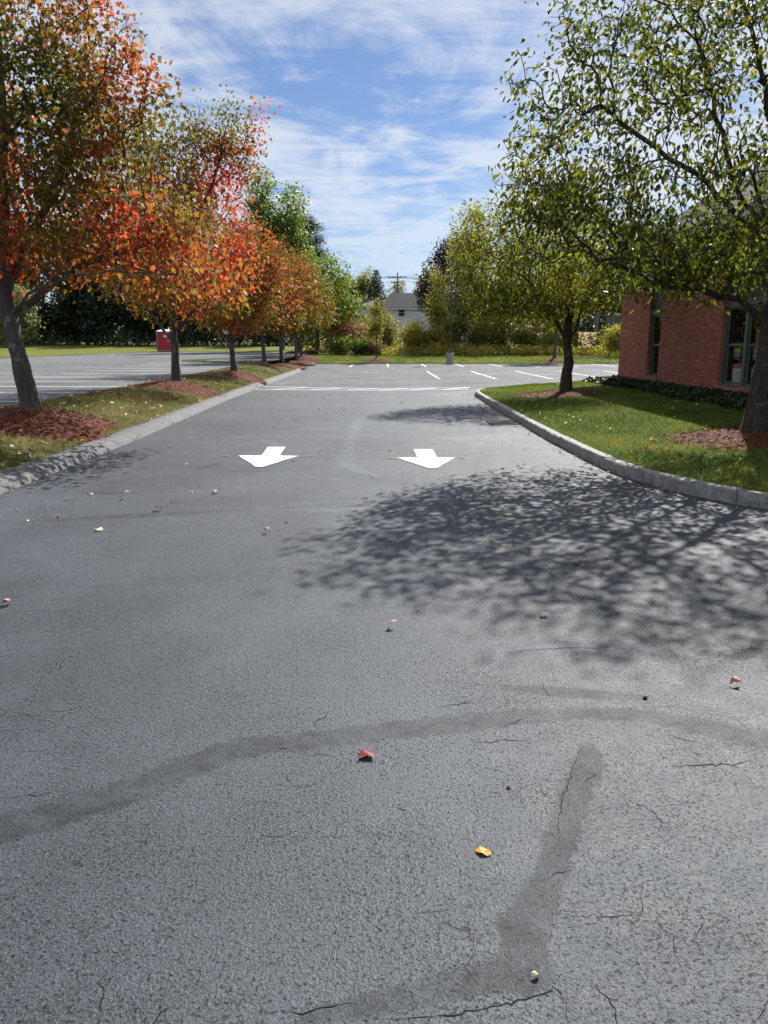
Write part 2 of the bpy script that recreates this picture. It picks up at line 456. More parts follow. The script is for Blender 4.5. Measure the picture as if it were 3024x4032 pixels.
M['chip'] = leaf_mat('mulch chips', [(0.0, (0.022, 0.007, 0.005)), (0.45, (0.145, 0.044, 0.019)), (0.85, (0.26, 0.095, 0.048)), (1.0, (0.46, 0.27, 0.18))], transl=0.02, rough=0.7, spec=0.35)
def brick_mat():
    m, nt, N, L, out = new_mat('red brick')
    p = N('ShaderNodeBsdfPrincipled'); p.inputs['Roughness'].default_value = 0.8; p.inputs['Specular IOR Level'].default_value = 0.3
    L(p.outputs[0], out.inputs[0])
    g = N('ShaderNodeNewGeometry'); sp = N('ShaderNodeSeparateXYZ'); L(g.outputs['Position'], sp.inputs[0])
    def mt(op, a, b=None):
        n = N('ShaderNodeMath'); n.operation = op
        for k, v in enumerate((a, b)):
            if v is None: continue
            if isinstance(v, (int, float)): n.inputs[k].default_value = v
            else: L(v, n.inputs[k])
        return n.outputs[0]
    row = mt('FLOOR', mt('DIVIDE', mt('SUBTRACT', sp.outputs['Z'], 0.20), 0.0677))
    off = mt('MULTIPLY', mt('MODULO', row, 2.0), 0.1065)
    colm = mt('FLOOR', mt('DIVIDE', mt('SUBTRACT', mt('SUBTRACT', 27.55, sp.outputs['Y']), off), 0.213))
    cb = N('ShaderNodeCombineXYZ'); L(row, cb.inputs[0]); L(colm, cb.inputs[1])
    wn = N('ShaderNodeTexWhiteNoise'); wn.noise_dimensions = '2D'; L(cb.outputs[0], wn.inputs['Vector'])
    r = ramp_node(N, [(0.0, (0.31, 0.108, 0.072)), (0.45, (0.375, 0.130, 0.086)), (0.8, (0.41, 0.150, 0.100)), (1.0, (0.48, 0.21, 0.15))]); L(wn.outputs['Value'], r.inputs[0])
    n = N('ShaderNodeTexNoise'); n.inputs['Scale'].default_value = 14; n.inputs['Detail'].default_value = 6; L(g.outputs['Position'], n.inputs['Vector'])
    r2 = ramp_node(N, [(0.3, (0.84, 0.84, 0.84)), (0.7, (1.10, 1.10, 1.10))]); L(n.outputs['Fac'], r2.inputs[0])
    mx = N('ShaderNodeMix'); mx.data_type = 'RGBA'; mx.blend_type = 'MULTIPLY'; mx.inputs['Factor'].default_value = 1
    L(r.outputs[0], mx.inputs['A']); L(r2.outputs[0], mx.inputs['B']); L(mx.outputs['Result'], p.inputs['Base Color'])
    n2 = N('ShaderNodeTexNoise'); n2.inputs['Scale'].default_value = 90; L(g.outputs['Position'], n2.inputs['Vector'])
    b = N('ShaderNodeBump'); b.inputs['Distance'].default_value = 0.004; L(n2.outputs['Fac'], b.inputs['Height']); L(b.outputs[0], p.inputs['Normal'])
    return m
M['brick'] = brick_mat()
M['mortar'] = simple('brick mortar', (0.085, 0.034, 0.026), rough=0.9, var=0.2)
M['spandrel'] = simple('dark green panel', (0.035, 0.045, 0.040), rough=0.5, var=0.1)
M['frame'] = simple('sage green window frame', (0.088, 0.115, 0.093), rough=0.5, var=0.08)
M['shingle'] = simple('grey roof shingles', (0.085, 0.083, 0.085), rough=0.9, var=0.4, scale=12, bump=0.01)
M['white_trim'] = simple('white painted trim', (0.72, 0.72, 0.70), rough=0.5, var=0.05)
M['siding'] = simple('white clapboard', (0.70, 0.71, 0.72), rough=0.6, var=0.06, scale=2)
M['darkroof'] = simple('charcoal roof', (0.022, 0.020, 0.022), rough=0.9, var=0.3, scale=5)
M['brownroof'] = simple('brown roof', (0.10, 0.065, 0.055), rough=0.9, var=0.3, scale=5)
M['greysiding'] = simple('grey house wall', (0.10, 0.105, 0.12), rough=0.8, var=0.15)
M['concrete'] = simple('weathered concrete', (0.30, 0.28, 0.245), rough=0.9, var=0.28, scale=7, bump=0.006)
M['pole'] = simple('dark bronze steel', (0.045, 0.05, 0.045), rough=0.5, metal=0.2)
M['galv'] = simple('galvanised steel', (0.36, 0.37, 0.37), rough=0.5, metal=0.5, var=0.15)
M['sign_white'] = simple('white sign sheet', (0.7, 0.72, 0.73), rough=0.45, var=0.08)
M['red_plastic'] = simple('red plastic', (0.42, 0.014, 0.03), rough=0.45, var=0.12)
M['grey_plastic'] = simple('grey plastic', (0.22, 0.235, 0.25), rough=0.5, var=0.1)
M['white_plastic'] = simple('white plastic', (0.78, 0.78, 0.78), rough=0.45, var=0.05)
M['black_plastic'] = simple('black plastic', (0.02, 0.02, 0.022), rough=0.5)
M['wood_pole'] = simple('grey pole wood', (0.20, 0.17, 0.15), rough=0.9, var=0.3, scale=10)
M['wire'] = simple('cable', (0.03, 0.03, 0.03), rough=0.7)
M['curtain'] = simple('pale drapes', (0.32, 0.33, 0.32), rough=0.9, var=0.15)
M['room'] = simple('dim room', (0.10, 0.095, 0.085), rough=0.9)
M['pebble'] = simple('black pebble', (0.012, 0.012, 0.015), rough=0.6)
M['bark_maple'] = bark_mat('grey maple bark', (0.040, 0.036, 0.032), (0.120, 0.110, 0.098), lichen=(0.17, 0.18, 0.15), scale=5, bump=0.012)
M['bark_crab'] = bark_mat('rough dark bark', (0.018, 0.015, 0.013), (0.135, 0.115, 0.097), lichen=(0.13, 0.122, 0.10), scale=10, bump=0.06)
M['bark_far'] = bark_mat('dull bark', (0.03, 0.028, 0.025), (0.09, 0.08, 0.07), scale=4, bump=0.02)
def glass():
    m, nt, N, L, out = new_mat('window glass')
    p = N('ShaderNodeBsdfGlossy'); p.inputs['Roughness'].default_value = 0.02; p.inputs['Color'].default_value = (0.9, 0.95, 0.95, 1)
    t = N('ShaderNodeBsdfTransparent'); t.inputs['Color'].default_value = (0.55, 0.62, 0.60, 1)
    f = N('ShaderNodeFresnel'); f.inputs['IOR'].default_value = 1.6
    mx = N('ShaderNodeMixShader')
    a = N('ShaderNodeMath'); a.operation = 'MULTIPLY_ADD'; a.inputs[1].default_value = 1.0; a.inputs[2].default_value = 0.06; a.use_clamp = True
    L(f.outputs[0], a.inputs[0]); L(a.outputs[0], mx.inputs[0])
    L(t.outputs[0], mx.inputs[1]); L(p.outputs[0], mx.inputs[2]); L(mx.outputs[0], out.inputs[0])
    return m
M['glass'] = glass()
# foliage
M['lf_maple'] = leaf_mat('turning maple leaves', [(0.0, (0.060, 0.082, 0.014)), (0.30, (0.125, 0.118, 0.022)), (0.50, (0.165, 0.108, 0.028)), (0.68, (0.225, 0.088, 0.032)), (0.84, (0.36, 0.082, 0.036)), (1.0, (0.40, 0.045, 0.034))], transl=0.6, rough=0.46, spec=0.18, tboost=1.6)
M['lf_maple_far'] = leaf_mat('rust brown maple leaves', [(0.0, (0.070, 0.088, 0.016)), (0.30, (0.115, 0.105, 0.020)), (0.50, (0.150, 0.092, 0.022)), (0.68, (0.205, 0.082, 0.026)), (0.84, (0.29, 0.080, 0.028)), (1.0, (0.34, 0.050, 0.028))], transl=0.5, rough=0.45, spec=0.2, tboost=1.5)
M['lf_crab'] = leaf_mat('glossy green leaves', [(0.0, (0.040, 0.056, 0.013)), (0.5, (0.084, 0.100, 0.019)), (0.85, (0.160, 0.165, 0.026)), (0.955, (0.23, 0.205, 0.028)), (0.97, (0.42, 0.24, 0.025)), (1.0, (0.30, 0.12, 0.03))], transl=0.6, rough=0.42, spec=0.2, tboost=1.7)
M['lf_green'] = leaf_mat('mid green leaves', [(0.0, (0.045, 0.080, 0.014)), (0.5, (0.095, 0.155, 0.024)), (1.0, (0.175, 0.215, 0.036))], transl=0.52, rough=0.45)
M['lf_yellowgreen'] = leaf_mat('yellow green leaves', [(0.0, (0.115, 0.125, 0.022)), (0.5, (0.225, 0.220, 0.038)), (0.8, (0.34, 0.265, 0.050)), (1.0, (0.38, 0.20, 0.055))], transl=0.5, rough=0.5)
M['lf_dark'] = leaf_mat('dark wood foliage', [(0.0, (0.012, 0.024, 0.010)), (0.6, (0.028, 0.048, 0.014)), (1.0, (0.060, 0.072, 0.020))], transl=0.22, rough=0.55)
M['lf_olive'] = leaf_mat('olive foliage', [(0.0, (0.095, 0.108, 0.022)), (0.6, (0.195, 0.190, 0.040)), (1.0, (0.31, 0.25, 0.065))], transl=0.58, rough=0.5)
M['lf_pale'] = leaf_mat('pale silvery foliage', [(0.0, (0.13, 0.145, 0.07)), (0.6, (0.25, 0.255, 0.13)), (1.0, (0.36, 0.34, 0.19))], transl=0.55, rough=0.5)
M['lf_purple'] = leaf_mat('purple foliage', [(0.0, (0.018, 0.012, 0.014)), (0.6, (0.040, 0.024, 0.026)), (1.0, (0.080, 0.045, 0.035))], transl=0.25, rough=0.45)
M['lf_spruce'] = leaf_mat('spruce needles', [(0.0, (0.008, 0.018, 0.013)), (0.6, (0.018, 0.036, 0.024)), (1.0, (0.038, 0.058, 0.036))], transl=0.1, rough=0.6)
M['lf_redshrub'] = leaf_mat('reddening shrub leaves', [(0.0, (0.14, 0.14, 0.040)), (0.4, (0.28, 0.19, 0.075)), (0.72, (0.38, 0.18, 0.105)), (1.0, (0.32, 0.08, 0.07))], transl=0.4, rough=0.5)
M['lf_gold'] = leaf_mat('goldenrod', [(0.0, (0.155, 0.170, 0.030)), (0.5, (0.30, 0.27, 0.045)), (1.0, (0.46, 0.37, 0.065))], transl=0.5, rough=0.6)

# ------------------------------------------------------------------ levels of the ground
def lerp_tab(tab):
    ys = np.array([t[0] for t in tab], float); xs = np.array([t[1] for t in tab], float)
    return lambda y: np.interp(y, ys, xs)
# right kerb face, x by y
curb_x = lerp_tab([(5.6, 14.0), (5.9, 10.5), (6.25, 7.6), (6.6, 6.0), (7.0, 4.78), (7.47, 3.84), (7.82, 3.56), (8.3, 3.32), (8.78, 3.14), (9.68, 2.94), (10.8, 2.87), (12.5, 2.84), (16, 2.84), (20.5, 2.88), (24.5, 2.92), (25.8, 3.03), (27.05, 3.38), (28.24, 4.30), (30.13, 5.78), (32.06, 7.30), (37.37, 11.2), (41, 14.0)])
# left berm foot, x by y
berm_x = lerp_tab([(-8, -4.15), (8, -4.2), (13, -4.27), (15, -4.33), (21.6, -4.60), (30.8, -4.84), (45, -5.05), (50.0, -5.22), (51.6, -5.5), (52.6, -6.2), (60.0, -6.3), (62.2, -6.0), (63.4, -5.6), (64.2, -5.6)])
isl_left = lerp_tab([(-8, -7.9), (15, -7.78), (20, -7.62), (30, -7.45), (36, -7.5), (43, -7.7), (45.2, -8.2), (46.2, -10.5), (47.5, -12.3), (50, -12.9), (53.5, -12.4), (56, -10.9), (58.5, -9.8), (64.2, -9.4)])
def lot_z(y): return 0.19 + 0.0091 * np.asarray(y, float)
def pave_z(y): return np.clip((np.asarray(y, float) - 45) * 0.006, 0, 0.13)
def rlawn_z(x, y):
    d = np.maximum(0, x - curb_x(y) - 0.13)
    return 0.142 + 0.235 * smooth(0.0, 5.0, d) + 0.03 * (fbm2(x, y, 0.7, 3) - 0.5)
def isl_z(x, y):
    xb = berm_x(y) - 0.36; xl = isl_left(y)
    t = np.clip((xb - x) / np.maximum(0.2, xb - xl), 0, 1)
    zb = 0.12 + pave_z(y); zl = lot_z(y) + 0.015
    return zb * (1 - t) + zl * t + 0.13 * np.sin(np.pi * np.clip(t, 0, 1)) ** 0.8 + 0.03 * (fbm2(x, y, 0.8, 9) - 0.5)
def verge_z(x, y):
    z0 = 0.155
    zr = z0 + 0.36 * smooth(63.8, 67.5, y) + 0.11 * np.clip((y - 67) / 6, 0, 4)
    k = smooth(-2.0, -9.0, x)
    zl = np.maximum(0.6 + (y - 64) * 0.022, z0)
    kk = k * smooth(63.8, 66.5, y)
    return zr * (1 - kk) + zl * kk
def back_z(x, y):
    """ground beyond the pavements"""
    x = np.asarray(x, float); y = np.asarray(y, float)
    r = -0.30 + 0.75 * smooth(62, 72, y) + 0.035 * np.clip(y - 72, 0, 60) + 0.06 * np.clip(y - 132, 0, 100) * 0.5
    rl = lot_z(np.clip(y, -20, 200)) - 0.25 + 0.55 * smooth(82, 105, y)
    k = smooth(-7.0, -9.5, x)
    r = r * (1 - k) + rl * k
    far = smooth(150, 420, np.hypot(x, y))
    return r * (1 - far) + 3.0 * far

# ------------------------------------------------------------------ ground and pavements
def grid_mesh(name, xs, ys, zf, mat, attrs_fn=None, smooth_=True):
    X, Y = np.meshgrid(xs, ys); Z = zf(X, Y)
    V = np.stack([X, Y, Z], -1).reshape(-1, 3)
    ny, nx = X.shape
    i = np.arange(ny - 1)[:, None] * nx + np.arange(nx - 1)[None, :]
    F = np.stack([i, i + 1, i + nx + 1, i + nx], -1).reshape(-1, 4)
    at = attrs_fn(X.ravel(), Y.ravel()) if attrs_fn else None
    return mesh_np(name, V, F, mat, smooth_, at)

def band_mesh(name, ys, x0f, x1f, zf, mat, n=24, attrs_fn=None):
    ys = np.asarray(ys, float); t = np.linspace(0, 1, n)
    Y = np.repeat(ys[:, None], n, 1)
    X = x0f(ys)[:, None] * (1 - t)[None] + x1f(ys)[:, None] * t[None]
    Z = zf(X, Y)
    V = np.stack([X, Y, Z], -1).reshape(-1, 3)
    i = np.arange(len(ys) - 1)[:, None] * n + np.arange(n - 1)[None, :]
    F = np.stack([i, i + 1, i + n + 1, i + n], -1).reshape(-1, 4)
    at = attrs_fn(X.ravel(), Y.ravel()) if attrs_fn else None
    return mesh_np(name, V, F, mat, True, at)

gx = np.concatenate([-np.geomspace(3000, 60, 22), np.linspace(-55, 55, 45), np.geomspace(60, 3000, 22)])
gy = np.concatenate([-np.geomspace(3000, 30, 14), np.linspace(-20, 140, 54), np.geomspace(146, 3000, 26)])
o = link('ground', grid_mesh('ground', gx, gy, back_z, M['meadow'])); tag(o, kind='structure', label='rough ground under and beyond the pavements')

def road_z(X, Y): return 0.006 * (fbm2(X, Y, 0.5, 21) - 0.5)
def pl_dist(x, y, pts, wtab):
    """distance to a polyline divided by its half width there"""
    best = np.full(x.shape, 9.0)
    for k in range(len(pts) - 1):
        ax, ay = pts[k]; bx, by = pts[k + 1]
        dx, dy = bx - ax, by - ay
        t = np.clip(((x - ax) * dx + (y - ay) * dy) / (dx * dx + dy * dy), 0, 1)
        w = wtab[k] * (1 - t) + wtab[k + 1] * t
        d = np.hypot(x - ax - t * dx, y - ay - t * dy) / w
        best = np.minimum(best, d)
    return best

SEAL = [  # crack filler bands under the sealcoat: (points, half widths)
    ([(-1.62, 2.12), (-1.30, 2.32), (-0.97, 2.51), (-0.62, 2.84), (-0.15, 2.95), (0.34, 3.07), (0.87, 3.16), (1.17, 3.13), (1.59, 2.91), (2.2, 2.6)], [.09, .09, .09, .075, .07, .075, .045, .06, .085, .09]),
    ([(0.83, 2.86), (0.81, 2.76), (0.65, 2.42), (0.50, 2.06), (0.39, 1.87), (0.37, 1.70)], [.035, .058, .055, .050, .064, .07]),
    ([(0.37, 1.72), (0.14, 1.65), (-0.06, 1.60), (-0.2, 1.57)], [.055, .040, .035, .02]),
    ([(0.55, 3.42), (0.85, 3.36), (1.2, 3.3)], [.02, .06, .03]),
    ([(-3.25, 6.95), (-2.65, 7.12), (-1.9, 7.35), (-1.3, 7.5)], [.04, .10, .09, .03]),
    ([(-3.30, 8.36), (-2.95, 8.35), (-2.6, 8.3)], [.05, .07, .03]),
    ([(-2.1, 9.85), (-1.75, 9.8), (-1.3, 9.82)], [.03, .06, .03]),
    ([(-2.45, 10.0), (-2.35, 10.35), (-2.3, 10.6)], [.05, .1, .06]),
]
PALE = [
    ([(-1.38, 7.5), (-0.80, 7.8), (-0.19, 7.93)], [.02, .07, .05]),
    ([(-1.25, 7.46), (-0.52, 7.46), (-0.08, 7.62)], [.02, .06, .04]),
    ([(-0.3, 19.5), (-0.52, 17.0), (-0.58, 15.5), (-0.57, 14.1), (-0.55, 12.8), (-0.58, 11.5), (-0.58, 10.7), (-0.33, 9.9), (-0.02, 9.5)], [.12, .13, .12, .10, .12, .13, .16, .10, .06]),
    ([(-0.17, 5.08), (0.15, 5.0), (0.64, 4.99), (1.18, 4.96), (1.9, 4.9)], [.03, .07, .07, .05, .02]),
    ([(0.61, 3.86), (0.88, 3.92), (1.28, 3.9), (1.8, 3.75)], [.02, .05, .05, .02]),
    ([(-2.2, 13.3), (-1.9, 12.9), (-1.7, 12.55), (-1.25, 12.6)], [.05, .16, .12, .05]),
    ([(0.35, 12.45), (0.7, 12.35), (0.95, 12.2)], [.10, .18, .12]),
    ([(2.7, 13.9), (1.7, 13.6), (0.9, 13.7)], [.7, .6, .2]),
    ([(2.2, 26.0), (2.7, 27.2), (3.6, 29.0)], [.4, .35, .3]),
]
def pave_attrs(x, y):
    s = np.zeros_like(x); p = np.zeros_like(x)
    for pts, w in SEAL: s = np.maximum(s, 1 - 0.5 * pl_dist(x, y, pts, w))
    for pts, w in PALE: p = np.maximum(p, 1 - 0.5 * pl_dist(x, y, pts, w))
    return {'seal': np.clip(s, 0, 1), 'pale': np.clip(p, 0, 1)}
xs = np.concatenate([np.linspace(-4.7, 3.4, 204), np.linspace(3.5, 14, 40)])
ys = np.concatenate([np.linspace(-7, 1.0, 17), np.linspace(1.05, 8, 175), np.linspace(8.1, 28, 160)])
road = link('road', grid_mesh('road', xs, ys, lambda X, Y: road_z(X, Y), M['asphalt'], pave_attrs))
tag(road, kind='structure', label='sealed grey asphalt drive with two white arrows')
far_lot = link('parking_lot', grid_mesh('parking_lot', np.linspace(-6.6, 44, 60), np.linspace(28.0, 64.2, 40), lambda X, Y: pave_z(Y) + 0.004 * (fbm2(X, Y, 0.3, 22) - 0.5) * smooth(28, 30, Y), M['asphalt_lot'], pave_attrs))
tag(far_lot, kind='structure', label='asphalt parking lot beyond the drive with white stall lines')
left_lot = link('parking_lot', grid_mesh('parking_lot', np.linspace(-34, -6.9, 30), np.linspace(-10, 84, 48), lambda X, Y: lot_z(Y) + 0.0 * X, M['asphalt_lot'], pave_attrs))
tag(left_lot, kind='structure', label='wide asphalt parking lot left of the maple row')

# painted marks ---------------------------------------------------------------
def strip(name, parent, pts, w, zf, mat, up=0.005, seed=0, nsub=6):
    """a painted line: a thin sheet following the pavement, with slightly uneven edges"""
    rg = random.Random(seed)
    V = []; F = []
    P = []
    for k in range(len(pts) - 1):
        for j in range(nsub + (1 if k == len(pts) - 2 else 0)):
            t = j / nsub; P.append((pts[k][0]*(1-t)+pts[k+1][0]*t, pts[k][1]*(1-t)+pts[k+1][1]*t))
    for i, (x, y) in enumerate(P):
        a = P[max(0, i-1)]; b = P[min(len(P)-1, i+1)]
        d = Vector((b[0]-a[0], b[1]-a[1])).normalized(); n = Vector((-d.y, d.x))
        for s in (-1, 1):
            q = w / 2 * (1 + rg.uniform(-0.07, 0.07))
            px, py = x + n.x*q*s, y + n.y*q*s
            V.append((px, py, float(zf(py)) + up))
    for i in range(len(P) - 1): F.append((2*i, 2*i+2, 2*i+3, 2*i+1))
    return link(name, mesh_np(name, V, F, mat), parent)

zero = lambda y: 0.004
def arrow(poly, label, seed):
    rg = random.Random(seed); V = []; n = len(poly)
    pts = []
    for k in range(n):
        a, b = poly[k], poly[(k+1) % n]
        for j in range(8):
            t = j / 8
            pts.append((a[0]*(1-t)+b[0]*t + rg.uniform(-.006, .006), a[1]*(1-t)+b[1]*t + rg.uniform(-.01, .01), 0.009))
    me = mesh_np('painted_arrow', pts, [tuple(range(len(pts)))], M['paint'])
    o = link('painted_arrow', me, road); o['label'] = label
arrow([(-2.15, 11.28), (-1.81, 11.28), (-1.86, 12.26), (-1.58, 12.26), (-1.54, 11.26), (-1.26, 11.24), (-1.62, 10.20), (-1.72, 10.20)], 'left white arrow on the drive', 1)
arrow([(0.18, 11.06), (0.49, 11.08), (0.46, 11.98), (0.76, 11.98), (0.77, 11.08), (1.03, 11.08), (0.70, 10.07), (0.60, 10.07)], 'right white arrow on the drive', 2)
for a, b in [((-2.40, 11.30), (-2.24, 11.16)), ((-1.20, 11.12), (-1.05, 11.26)), ((0.06, 11.08), (0.14, 10.96)), ((1.08, 11.0), (1.17, 11.1))]:
    strip('marking_dash', road, [a, b], 0.05, zero, M['paint_red'], 0.006, 5)
# hatched stop band across the drive (two lines and slanting bars)
fz = lambda y: float(pave_z(y)) + 0.003
up_l = lambda x: 28.6 + 0.075 * abs(x + 0.6) ** 1.45 * 1.0 + 0.9
strip('painted_line', far_lot, [(-4.72, 30.6), (-2.6, 29.75), (-0.6, 29.25), (1.5, 29.5), (3.3, 30.05)], 0.17, fz, M['paint'], 0.005, 11)
strip('painted_line', far_lot, [(-4.75, 28.75), (-2.6, 28.25), (-0.6, 28.05), (1.5, 28.3), (3.1, 28.7)], 0.16, fz, M['paint'], 0.005, 12)
for k, x0 in enumerate([-4.1, -2.7, -1.3, -0.2, 0.95, 2.2]):
    ya = float(np.interp(x0, [-4.75, -2.6, -0.6, 1.5, 3.1], [28.75, 28.25, 28.05, 28.3, 28.7])); x1 = x0 + 1.05
    yb = float(np.interp(x1, [-4.72, -2.6, -0.6, 1.5, 3.3], [30.6, 29.75, 29.25, 29.5, 30.05]))
    strip('painted_line', far_lot, [(x0, ya + 0.08), (x1, yb - 0.08)], 0.16, fz, M['paint'], 0.0045, 20 + k)
# far row stalls and the double row in the middle
for k in range(-1, 14):
    x = -0.0 + 2.74 * k + 0.28
    strip('stall_line', far_lot, [(x, 56.4), (x - 0.0, 63.2)], 0.125, fz, M['paint'], 0.005, 40 + k)
for k in range(0, 12):
    x = 2.68 + 2.74 * k
    strip('stall_line', far_lot, [(x, 37.6), (x, 48.6)], 0.125, fz, M['paint'], 0.005, 60 + k)
strip('stall_line', far_lot, [(2.68, 43.0), (33, 43.0)], 0.12, fz, M['paint'], 0.0085, 80, nsub=20)
lz = lambda y: float(lot_z(y)) + 0.003
for k in range(-1, 11):
    y = 17.55 + 2.74 * k
    xr = float(isl_left(y)) - 0.05
    strip('stall_line', left_lot, [(xr, y), (xr - 5.4, y)], 0.15, lz, M['paint'], 0.005, 100 + k)
for k in range(0, 11):
    y = 34.2 + 2.74 * k
    xr = -19.2 - 0.02 * (y - 34)
    strip('stall_line', left_lot, [(xr, y), (xr - 6.8, y)], 0.15, lz, M['paint'], 0.005, 120 + k)

# cracks: dark jagged ribbons
def crack(pts, w, seed):
    rg = random.Random(seed); P = []
    for k in range(len(pts) - 1):
        a, b = Vector(pts[k]), Vector(pts[k+1]); n = max(3, int((b - a).length / 0.018))
        for j in range(n):
            P.append(a.lerp(b, j / n) + Vector((rg.gauss(0, .004), rg.gauss(0, .004))))
    P.append(Vector(pts[-1])); V = []; F = []
    for i, p in enumerate(P):
        t = (P[min(i+1, len(P)-1)] - P[max(i-1, 0)]).normalized(); n = Vector((-t.y, t.x))
        e = min(i, len(P) - 1 - i) / (len(P) / 2)
        q = w * (0.15 + 0.85 * min(1, e * 1.6)) * rg.uniform(0.35, 1.25) / 2
        zc = float(road_z(np.array(p.x), np.array(p.y))) + .0012
        V += [(p.x + n.x*q, p.y + n.y*q, zc), (p.x - n.x*q, p.y - n.y*q, zc)]
    for i in range(len(P) - 1): F.append((2*i, 2*i+1, 2*i+3, 2*i+2))
    link('crack', mesh_np('crack', V, F, M['crack']), road)
CRACKS = [
    ([(-0.25, 3.19), (-0.26, 3.11), (-0.30, 3.07), (-0.28, 3.0)], .010), ([(-0.33, 2.79), (-0.26, 2.80), (-0.20, 2.79)], .007),
    ([(-0.72, 1.71), (-0.73, 1.67), (-0.70, 1.63), (-0.69, 1.56)], .007), ([(-0.56, 1.53), (-0.55, 1.59), (-0.52, 1.60)], .006),
    ([(-0.26, 1.59), (-0.20, 1.58), (-0.15, 1.60), (-0.07, 1.61)], .007), ([(-1.39, 2.50), (-1.29, 2.51), (-1.21, 2.53)], .006),
    ([(-0.44, 2.86), (-0.39, 2.85)], .012), ([(0.25, 3.21), (0.35, 3.24), (0.44, 3.26)], .011),
    ([(0.36, 2.89), (0.50, 2.91), (0.62, 2.91)], .008), ([(0.50, 3.02), (0.56, 3.06), (0.64, 3.13)], .007),
    ([(1.12, 2.71), (1.26, 2.72), (1.36, 2.72), (1.45, 2.76)], .010), ([(1.19, 2.96), (1.29, 2.89)], .008),
    ([(0.82, 2.90), (0.74, 2.72), (0.63, 2.45), (0.57, 2.24)], .006), ([(0.53, 1.67), (0.56, 1.63), (0.57, 1.60), (0.56, 1.52)], .008),
    ([(-0.05, 1.56), (0.08, 1.57), (0.19, 1.58), (0.32, 1.61), (0.40, 1.64), (0.43, 1.66), (0.45, 1.63), (0.44, 1.52)], .007),
    ([(0.03, 2.44), (0.10, 2.41)], .007), ([(0.80, 2.07), (0.74, 1.91), (0.60, 1.91), (0.50, 1.90)], .005),
    ([(0.80, 1.83), (0.78, 1.75)], .005), ([(0.61, 3.83), (0.80, 3.88), (1.0, 3.91), (1.31, 3.90)], .010), ([(0.76, 3.46), (0.77, 3.31)], .007),
    ([(-3.9, 10.9), (-4.05, 11.3), (-4.2, 11.5)], .012),
]
for k, (p, w) in enumerate(CRACKS): crack(p, w * .55, 200 + k)

rgc = random.Random(61)
for k in range(17):
    x, y = (rgc.uniform(.3, 1.5), rgc.uniform(1.45, 2.6)) if k % 3 else (rgc.uniform(-1.4, .6), rgc.uniform(1.45, 3.0))
    a = rgc.uniform(0, 6.28); P = [(x, y)]
    for j in range(rgc.randint(2, 6)):
        a += rgc.gauss(0, .7); d = rgc.uniform(.03, .07); P.append((P[-1][0] + d * math.cos(a), P[-1][1] + d * math.sin(a)))
    crack(P, rgc.uniform(.0016, .003), 300 + k)
# granite kerb on the right: single stones, real joints --------------------------
kerb = empty('kerb', (2.85, 16, 0)); tag(kerb, 'grey granite kerb stones curving along the right lawn', kind='structure')
def kerb_stones():
    ys = np.concatenate([np.linspace(5.6, 9.7, 60), np.linspace(9.8, 24.5, 80), np.linspace(24.6, 41, 110)])
    P = np.stack([curb_x(ys), ys], -1)
    # soften the table's corners
    for _ in range(10): P[1:-1] = P[1:-1] * 0.5 + 0.25 * (P[:-2] + P[2:])
    s = np.concatenate([[0], np.cumsum(np.linalg.norm(np.diff(P, axis=0), axis=1))])
    def at(d): return np.array([np.interp(d, s, P[:, 0]), np.interp(d, s, P[:, 1])])
    rg = random.Random(3); d = 0.0
    while d < s[-1] - 0.5:
        y = at(d)[1]
        ln = rg.uniform(1.0, 1.5) if (y < 9.5 or y > 25) else rg.uniform(1.9, 2.9)
        e = min(d + ln, s[-1]); n = max(3, int(ln / 0.16))
        prof = [(0.0, -0.12), (-0.006, 0.06), (0.0, 0.128), (0.012, 0.146), (0.124, 0.150), (0.136, 0.14), (0.136, -0.05)]
        V = []; dz = rg.uniform(-.006, .006); dxo = rg.uniform(-.008, .008)
        for i in range(n + 1):
            q = d + 0.006 + (e - d - 0.012) * i / n
            p = at(q); t = at(min(q + .05, s[-1])) - at(max(q - .05, 0)); t /= np.linalg.norm(t); nr = np.array([t[1], -t[0]])
            for (w_, z_) in prof:
                j = rg.gauss(0, .0035) if 0 <= w_ < .13 and z_ > 0 else 0
                pp = p + nr * (w_ + dxo + j)
                V.append((pp[0] - 2.85, pp[1] - 16, z_ + (dz + rg.gauss(0, .0025) if z_ > .1 else 0)))
        m = len(prof); F = []
        for i in range(n):
            for k in range(m - 1): F.append((i*m + k, i*m + k + 1, (i+1)*m + k + 1, (i+1)*m + k))
        F.append(tuple(range(m))[::-1]); F.append(tuple(n*m + k for k in range(m)))
        link('kerb_stone', mesh_np('kerb_stone', V, F, M['granite']), kerb)
        d = e
kerb_stones()

